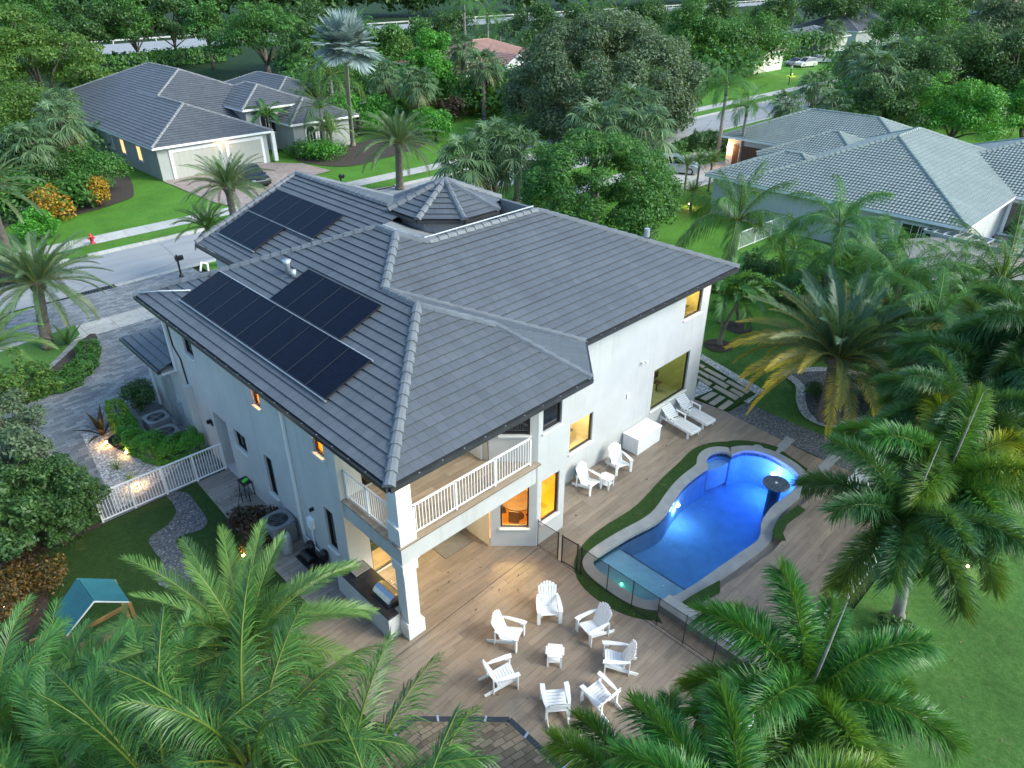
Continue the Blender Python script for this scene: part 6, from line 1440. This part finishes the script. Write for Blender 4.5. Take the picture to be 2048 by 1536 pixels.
# street and left
palm_at('date', 75, 565, 3.4, 'date palm with thick trunk on the driveway island', 51, .92, foot=(98, 695)); palm_at('phoenix', 415, 455, 3.6, 'yellow-green palm with brown hanging fronds by the near kerb', 52, .75, foot=(440, 530), dead=7); palm_at('phoenix', -25, 700, 3.0, 'palm trunk and fronds cut off by the left edge beside the driveway island', 53, .9)
palm_at('date', 455, 372, 6.4, 'upright date palm behind the solar roof of the street wing', 54, .72, k=.8); palm_at('date', 797, 285, 4.6, 'grey-green date palm on the verge before the turret', 55, 1.05, foot=(800, 378), k=.8)
palm_at('bismarck', 690, 92, 11.5, 'tall silver fan palm on a slim dark trunk', 56, 1.28, foot=(706, 292)); palm_at('queen', 712, 55, 10, 'small green palm top right behind the silver fan palm', 57, 1.2, k=.4)
palm_at('adonidia', 535, 232, 3.8, 'small palm before the arched entry of the left house', 58, 1.3); palm_at('phoenix', 660, 262, 2.6, 'low spreading palm by the arched windows of the left house', 59, .95, k=.7); palm_at('date', -30, 380, 5.5, 'palm cut off by the left edge above the round bush', 60, .9)
def fans(lst, group):
    for i, (x, y, z, s, f, lab) in enumerate(lst): palm_at('sabal', x, y, z, lab, 70+i % 5, s*1.1, rz=i*1.7, foot=f, group=group, k=1.0, dead=4)
fans([(118, 240, 6.2, 1.25, (150, 355), 'sabal palm with rough leaning trunk left of the grey house'), (60, 285, 5.0, 1.2, None, 'sabal palm at the far left behind the leaning one'), (118, 205, 6.8, 1.0, None, 'sabal palm topmost in the group left of the grey house'),
      (930, 320, 5.2, 1.45, (985, 402), 'sabal palm left in the trio behind the turret'), (985, 285, 6.0, 1.3, (990, 402), 'sabal palm tallest in the trio behind the turret'), (1035, 308, 5.4, 1.5, (1035, 400), 'sabal palm right in the trio behind the turret'),
      (835, 165, 6.0, 1.35, None, 'sabal palm with rusty skirt left of the bright green tree'), (765, 150, 6.5, 1.35, None, 'sabal palm between the silver fan palm and the bright green tree'), (925, 95, 8, 1.4, None, 'sabal palm rising at the left end of the terracotta roof'), (965, 130, 6.5, 1.5, (968, 240), 'sabal palm with tall bare trunk before the terracotta-roofed house'), (985, 150, 5.0, 1.0, None, 'smaller sabal palm beside the tall bare-trunked one'),
      (1195, 250, 6.4, 1.5, None, 'sabal palm at the left foot of the big grey-green oak'), (1270, 215, 7.2, 1.5, None, 'sabal palm highest of those before the grey-green oak'), (1285, 262, 6.0, 1.6, None, 'bright sabal palm right of those before the grey-green oak'),
      (1632, 168, 6.0, 1.15, None, 'sabal palm standing tallest at the far street bend'), (1575, 208, 4.6, 1.15, None, 'sabal palm left of the tall one at the far street bend'), (1668, 208, 4.6, 1.15, None, 'sabal palm right of the tall one at the far street bend'),
      (1715, 115, 7.0, 1.8, None, 'sabal palm left in the row before the dark woodland'), (1752, 140, 7.0, 1.9, None, 'sabal palm middle in the row before the dark woodland'), (1795, 110, 7.5, 1.7, None, 'sabal palm right in the row before the dark woodland'), (1685, 38, 6, 2.0, None, 'sabal palm beside the distant blue-grey roof'), (1665, 62, 5, 1.9, None, 'sabal palm left of the far black car')], None)
palm_at('queen', 1455, 170, 7.5, 'tall queen palm right of the grey-green oak', 61, 1.15, k=.7); palm_at('queen', 1495, 215, 6.0, 'queen palm between the tall one and the street', 62, .95, k=.7); palm_at('coconut', 1395, 35, 9, 'coconut palm standing above the grey-green oak', 63, 2.0, k=.5); palm_at('coconut', 1240, 40, 8.5, 'coconut palm in the dark belt above the oak', 64, 1.9, k=.5)
for i, (x, y, z, s, lab) in enumerate(((660, 150, 7, 1.3, 'coconut palm left of the silver fan palm trunk'), (640, 215, 5, 1.1, 'drooping coconut palm beside the right end of the grey roof'), (1000, 55, 7.5, 1.6, 'yellowish palm left in the dark belt above the terracotta roof'), (975, 30, 8, 1.8, 'palm in the dark belt left of the yellowish one'), (1130, 60, 7.5, 1.7, 'palm in the dark belt above the terracotta roof, right end'), (1175, 25, 8.5, 2.0, 'palm near the top edge above the oak, left'), (1320, 50, 7.5, 1.8, 'palm near the top edge above the oak, right'), (1185, 75, 6.5, 1.5, 'dark palm touching the left of the oak crown'), (1260, 70, 6.5, 1.6, 'palm just above the oak crown'), (928, 8, 11.5, 1.6, 'slim palm top cut by the upper edge'), (1605, -8, 11.5, 1.8, 'leaning slim coconut palm at the top, left one'), (1625, -12, 11.8, 1.8, 'leaning slim coconut palm at the top, right one'))):
    palm_at('coconut' if i in (0, 1, 10, 11) else 'queen', x, y, z, lab, 80+i % 4, s, rz=i*1.3, k=.5, lean=(7, 1.5) if i >= 10 else None)
for i, (x, y, z, lab) in enumerate(((1375, 330, 2.4, 'small young palm left beside the right neighbour driveway'), (1400, 322, 2.6, 'small young palm middle beside the right neighbour driveway'), (1425, 322, 2.7, 'small young palm right beside the right neighbour driveway'), (1385, 385, 1.4, 'low spiky palm by the glowing garden light'))): palm_at('phoenix', x, y, z, lab, 90+i % 2, .55, rz=i, k=.5)

# ================================================================ TREES, HEDGES, SHRUBS
T = tree
T(70, 130, 7, 135, 95, 'l_olive', 'broad olive-green tree at the left edge above the sabal palms', 1, 50, .26, flat=.45)
T(-10, 240, 4, 130, 110, 'l_olive', 'dark olive tree crown cut off by the left edge', 2, 40, .3)
T(525, 72, 6.8, 100, 80, 'l_mid', 'large layered green tree behind the grey house', 3, 60, .24, flat=.45)
for i, (x, y, r, h, l) in enumerate(((60, 45, 75, 60, 'feathery tree at the top left corner'), (165, 55, 70, 62, 'feathery tree second from the top left corner'), (262, 50, 55, 55, 'feathery tree third from the top left corner'), (340, 45, 55, 50, 'feathery tree left of the layered green tree'), (410, 50, 45, 45, 'feathery tree touching the layered green tree'))):
    T(x, y, 8, r, h, 'l_dark' if i % 2 else 'l_mid', l, 4+i, 40, .28, group='roadside trees at the top left')
T(855, 150, 5, 55, 85, 'l_bright', 'bright green tree in the middle distance', 10, 40, .3, zr=6); T(870, 245, 2, 45, 35, 'l_bright', 'bright low growth at the foot of the bright green tree', 11, 20, .4)
T(1205, 175, 5.2, 195, 115, 'l_oak', 'very large round grey-green oak', 12, 260, .14, dens=1.8, low=-.75, zr=7.8, cap=110000, ls=.15, tight=True, limbs=False)
T(1195, 385, 3.9, 165, 115, 'l_mid', 'green oak directly behind the main house roof', 13, 170, .17, dens=1.5, tight=True, ls=.11, low=-.8, zr=4.2, cap=80000, limbs=False)
T(1500, 90, 5.5, 95, 85, 'l_mid', 'dense green tree above the far street lawn', 14, 50, .28); T(1830, 55, 7, 80, 52, 'l_mid', 'round clipped-looking green tree near the top right', 15, 60, .26); T(1995, 42, 8, 75, 42, 'l_oak', 'greyish tree at the top right edge', 16, 45, .28)
T(1900, 130, 6.5, 120, 60, 'l_dark', 'dark green tree behind the bright one on the right', 17, 50, .26); T(1820, 160, 5.5, 85, 60, 'l_dark', 'dark tree just behind the green-grey tile roof', 18, 40, .3); T(2040, 130, 7, 90, 70, 'l_dark', 'dark tree at the right edge behind the bright one', 19, 40, .3)
T(1918, 222, 4.4, 85, 62, 'l_bright', 'bright green round tree behind the right neighbour roof', 20, 60, .26); T(2060, 225, 4.4, 45, 60, 'l_bright', 'bright green tree cut off by the right edge', 21, 30, .3)
T(1765, 215, 4.5, 70, 60, 'l_dark', 'dark shrubby tree behind the sabal row', 22, 30, .35)
for i, (x, y, r, h, z, m_, l) in enumerate(((600, 110, 50, 60, 5, 'l_dark', 'dark tree right of the layered green tree'), (620, 60, 60, 45, 7, 'l_dark', 'dark tree behind the silver fan palm'), (750, 90, 55, 40, 6, 'l_mid', 'leafy tree right of the silver fan palm'), (830, 75, 50, 35, 6, 'l_mid', 'leafy tree above the bright green tree'), (790, 110, 60, 40, 4, 'l_olive', 'olive growth between fan palm and bright tree'), (1080, 70, 60, 40, 7, 'l_dark', 'dark tree above the terracotta roof'), (1170, 60, 55, 40, 8, 'l_dark', 'dark tree left above the big oak'), (1290, 55, 60, 45, 8, 'l_dark', 'dark tree above the big oak'), (1380, 90, 55, 60, 6, 'l_mid', 'tree at the right shoulder of the big oak'), (700, 170, 50, 45, 4, 'l_mid', 'leafy tree behind the silver palm trunk'), (640, 190, 35, 40, 4, 'l_dark', 'dark tree at the right end of the grey roof'), (1545, 30, 50, 30, 8, 'l_dark', 'dark tree at the top above the white cars'), (1660, 15, 60, 25, 9, 'l_dark', 'dark tree left of the distant blue-grey roof'), (1740, 5, 60, 22, 10, 'l_dark', 'dark tree over the distant blue-grey roof'), (1930, 5, 60, 25, 10, 'l_mid', 'tree between round tree and the top right edge'), (900, 60, 50, 30, 6, 'l_dark', 'dark tree left of the terracotta roof'), (1420, 60, 50, 50, 7, 'l_dark', 'dark tree between the oak and the dense green tree'), (1880, 30, 60, 35, 8, 'l_dark', 'dark tree behind the round tree'))):
    T(x, y, z, r, h, m_, l, 30+i, 26, .34, group='mixed trees of the middle distance', limbs=False)
T(715, 225, 2.6, 60, 32, 'l_bright', 'bright flowering shrub-tree behind the silver palm foot', 51, 24, .4); T(60, 320, 3.0, 90, 60, 'l_dark', 'dark thicket below the left sabal palms', 52, 30, .35); T(185, 345, 2.2, 65, 40, 'l_mid', 'green thicket against the side of the grey house', 53, 26, .38); T(95, 345, 2.4, 65, 40, 'l_dark', 'dark green bushes behind the yellow croton', 54, 26, .38)
T(20, 775, 3.2, 85, 60, 'l_olive', 'yellow-green small tree at the left edge beside the driveway', 60, 40, .24, ls=.07, dens=.7); T(20, 860, 3.0, 85, 75, 'l_oak', 'grey-green small tree at the left edge below the yellow-green one', 61, 46, .22, ls=.07, dens=.8)
T(95, 1005, 1.9, 100, 70, 'l_dark', 'dense dark green shrub-tree at the left of the side yard', 62, 90, .2, ls=.06, dens=1.3, zr=1.7); T(20, 930, 3.0, 70, 80, 'l_oak', 'greyish tree behind the dense dark shrub at the left', 63, 30, .3, ls=.09); T(-10, 1050, 2.6, 80, 80, 'l_dark', 'dark tree at the left edge beside the mulch bed', 64, 30, .3, ls=.09)
# woodland masses
rng = np.random.default_rng(5); Vs, Qs, o_ = [], [], 0
for i in range(120):
    u = i/119; px = -150+2350*u; p = G(px, 55-38*u+8, 0) if px < 1500 else G(px, 2, 0)
    p = G(px, max(2, 84-.055*px) , 0); d = norm((p[0]-CAM[0], p[1]-CAM[1], 0)); p = p+d*rng.uniform(12, 40); r = 9*(1+.4*u)
    V, Q, _, _ = cloud(rng, (p[0], p[1], 9+rng.uniform(-1, 3)), (r, r, 9), 14, .42, 900, .95+.5*u, .5, .8, -.5); Vs.append(V); Qs.append(Q+o_); o_ += len(V)
wd = bpy.data.objects.new('woodland', np_mesh('woodland', np.concatenate(Vs), np.concatenate(Qs), M['l_dark'])); C.objects.link(wd); wd['kind'] = 'stuff'; tag(wd, 'dark continuous woodland beyond the highway along the top edge', 'woodland')
Vs, Qs, o_ = [], [], 0
def mass(px, py, z, r, h, n=700, ls=.3):
    global o_
    p = G(px, py, z); V, Q, _, _ = cloud(rng, (p[0], p[1], z), (r, r, h), 12, .45, n, ls, .5, .8, -.5); Vs.append(V); Qs.append(Q+o_); o_ += len(V)
for i in range(60): mass(600+rng.uniform(0, 780), rng.uniform(85, 200), 2.2, 5, 2.6, 700, .34)
for i in range(26): mass(1700+rng.uniform(0, 400), rng.uniform(120, 225), 2.5, 5, 3, 700, .34)
for i in range(18): mass(-60+rng.uniform(0, 250), rng.uniform(290, 400), 1.2, 3, 1.6, 900, .22)
for i in range(22): mass(1380+rng.uniform(0, 330 if i % 2 else 130), rng.uniform(20, 70) if i % 2 else rng.uniform(20, 140), 3, 5, 3, 600, .4)
for i in range(14): mass(1700+rng.uniform(0, 400), rng.uniform(560, 700), .8, 1.6, 1.2, 1200, .14)
for i in range(14): mass(1800+rng.uniform(0, 260), rng.uniform(700, 880), .6, 1.3, 1.0, 1400, .11)
for i in range(16): mass(-40+rng.uniform(0, 700), rng.uniform(1330, 1560), .6, 1.0, .9, 1500, .08)
ug = bpy.data.objects.new('undergrowth', np_mesh('undergrowth', np.concatenate(Vs), np.concatenate(Qs), M['l_mid'])); C.objects.link(ug); ug['kind'] = 'stuff'; tag(ug, 'leafy undergrowth filling the gaps between the trees', 'undergrowth')
# hedges
H = lambda pts, *a, **k: bush([G(*p)[:2] for p in pts], *a, **k)
H(((262, 872), (268, 900), (330, 925), (402, 905)), 0, 1.15, .85, 'l_bright', 'clipped green hedge curling round the two condensers beside the driveway', seed=3, ls=.05)
H(((236, 835), (256, 880)), 0, 1.15, .8, 'l_lime', 'lighter green hedge end lit by the garden spotlight', seed=4, ls=.05)
H(((150, 770), (100, 780), (40, 800)), 0, .7, 1.3, 'l_mid', 'low green hedge along the driveway island', seed=5, ls=.06); H(((182, 700), (176, 740), (140, 765)), 0, .7, 1.0, 'l_mid', 'rounded end of the driveway island hedge', seed=6, ls=.06)
bush([G(1480, 575)[:2], G(1730, 655)[:2]], 0, 2.3, 1.6, 'l_dark', 'tall clipped dark hedge behind the slim palms', seed=7, ls=.09); bush([G(1730, 655)[:2], G(1900, 740)[:2]], 0, 2.2, 1.6, 'l_dark', 'dark hedge continuing under the queen palms', seed=8, ls=.1)
bush([G(140, 150)[:2], G(440, 122)[:2]], 0, 3.0, 4, 'l_mid', 'long green hedge between the grey house and the highway', seed=9, ls=.35); bush([G(1540, 120, 0)[:2], G(1650, 112)[:2]], 0, 5, 5, 'l_mid', 'tall clipped green hedge behind the far parked cars', seed=10, ls=.4)
bush([G(1290, 330)[:2], G(1420, 282)[:2]], 0, 1.2, 1.2, 'l_mid', 'low hedge before the street beside the neighbour driveway', seed=11, ls=.12); bush([G(1380, 300)[:2], G(1455, 300)[:2]], 0, 1.8, 2.5, 'l_dark', 'green bushes left of the brown garage door', seed=12, ls=.14)
S = shrub
S(75, 458, 1.45, 1.9, 'l_bright', 'round clipped bush near the sidewalk across the street', ls=.1, nb=50, br=.3, dens=1.6, name='round_bush'); S(100, 412, 1.5, 2.3, 'l_croton', 'yellow croton bush in the mulch bed', 1, .13); S(195, 388, 1.3, 2.4, 'l_croton', 'orange croton bush beside the yellow one', 2, .13); S(50, 430, 1.2, 1.2, 'l_dark', 'dark green bush behind the round clipped one', 3, .12)
S(150, 392, 1.2, 1.4, 'l_dark', 'dark green bush between the two crotons', 4, .12); S(643, 305, 2.0, 1.7, 'l_bright', 'bright green bush before the arched windows', 5, .13, nb=30); S(600, 303, 1.3, 1.4, 'l_mid', 'smaller bush left of the bright one at the grey house', 6, .13)
S(275, 800, .8, 1.4, 'l_dark', 'small dark shrub beside the hedge and the house corner', 7, .06, name='shrub'); S(510, 1040, .75, 1.0, 'l_red', 'dark red-leaved shrub in front of the nearest condenser', 8, .08); S(525, 1090, .55, .7, 'l_red', 'smaller red-leaved shrub below the condenser', 9, .07)
S(40, 1190, 1.0, 1.6, 'l_bronze', 'orange and bronze croton shrub at the left mulch bed', 10, .055); S(20, 1130, .9, 1.5, 'l_red', 'bronze shrub behind the orange croton at the left', 11, .06); S(1555, 425, 1.3, 2.2, 'l_dark', 'dark shrub against the white side wall of the right neighbour', 12, .13); S(150, 1050, .8, .9, 'l_dark', 'low dark shrub at the edge of the side turf', 13, .07)
S(1300, 740-60, .1, .1, 'l_dark', 'tiny weed', 14) if False else None
S(1740, 775, .7, 1.0, 'l_mid', 'green shrub on the pebble-edged bed under the date palm', 15, .07); S(1640, 790, .6, .7, 'l_dark', 'dark shrub at the trunk of the date palm', 16, .07); S(960, 215, 2.0, 2.0, 'l_croton', 'yellow-green shrub before the terracotta-roofed house', 17, .25); S(900, 225, 2.2, 2.4, 'l_red', 'dark reddish shrubs left of the bare-trunked sabal palm', 18, .25)
S(1790, 1260, .5, .5, 'l_dark', 'small plant at the grey palm trunk', 19, .07); S(240, 878, .35, .45, 'l_mid', 'small plant growing out of the black bowl planter', 20, .05, z=.4)
rosette(207, 872, 13, 1.25, .2, 'l_red', 'bronze strap-leaved plant in the white pebbles', (85, 30), 1, name='cordyline'); rosette(640, 640, 1, .1, .1, 'l_agave', 'x') if False else None
rosette(137, 690, 13, 1.3, .16, 'l_dark', 'dark strap-leaved plant on the driveway island', (85, 30), 2, name='cordyline'); rosette(235, 938, 40, .4, .02, 'l_lime', 'small grass tuft in the pebbles below the pot', (80, 20), 3, name='grass_tuft'); rosette(262, 962, 40, .35, .02, 'l_lime', 'small grass tuft behind the white gate fence', (80, 20), 4, name='grass_tuft')
rosette(683, 302, 22, 1.4, .16, 'l_agave', 'spiky grey agave beside the silver palm trunk', (80, 10), 5); rosette(1680, 800, 18, .8, .1, 'l_agave', 'grey agave under the date palm', (75, 15), 6); rosette(1735, 805, 18, .7, .1, 'l_agave', 'grey agave at the right of the pebble-edged bed', (75, 15), 7)
rosette(820, 235, 16, 3.0, .7, 'l_dark', 'broad-leaved bird-of-paradise plant beside the bright green tree', (80, 20), 8, h=.8, name='bird_of_paradise', droop=50); rosette(860, 265, 16, 2.6, .6, 'l_mid', 'broad-leaved plant at the lawn edge below the bright green tree', (80, 20), 9, h=.5, name='bird_of_paradise', droop=60)
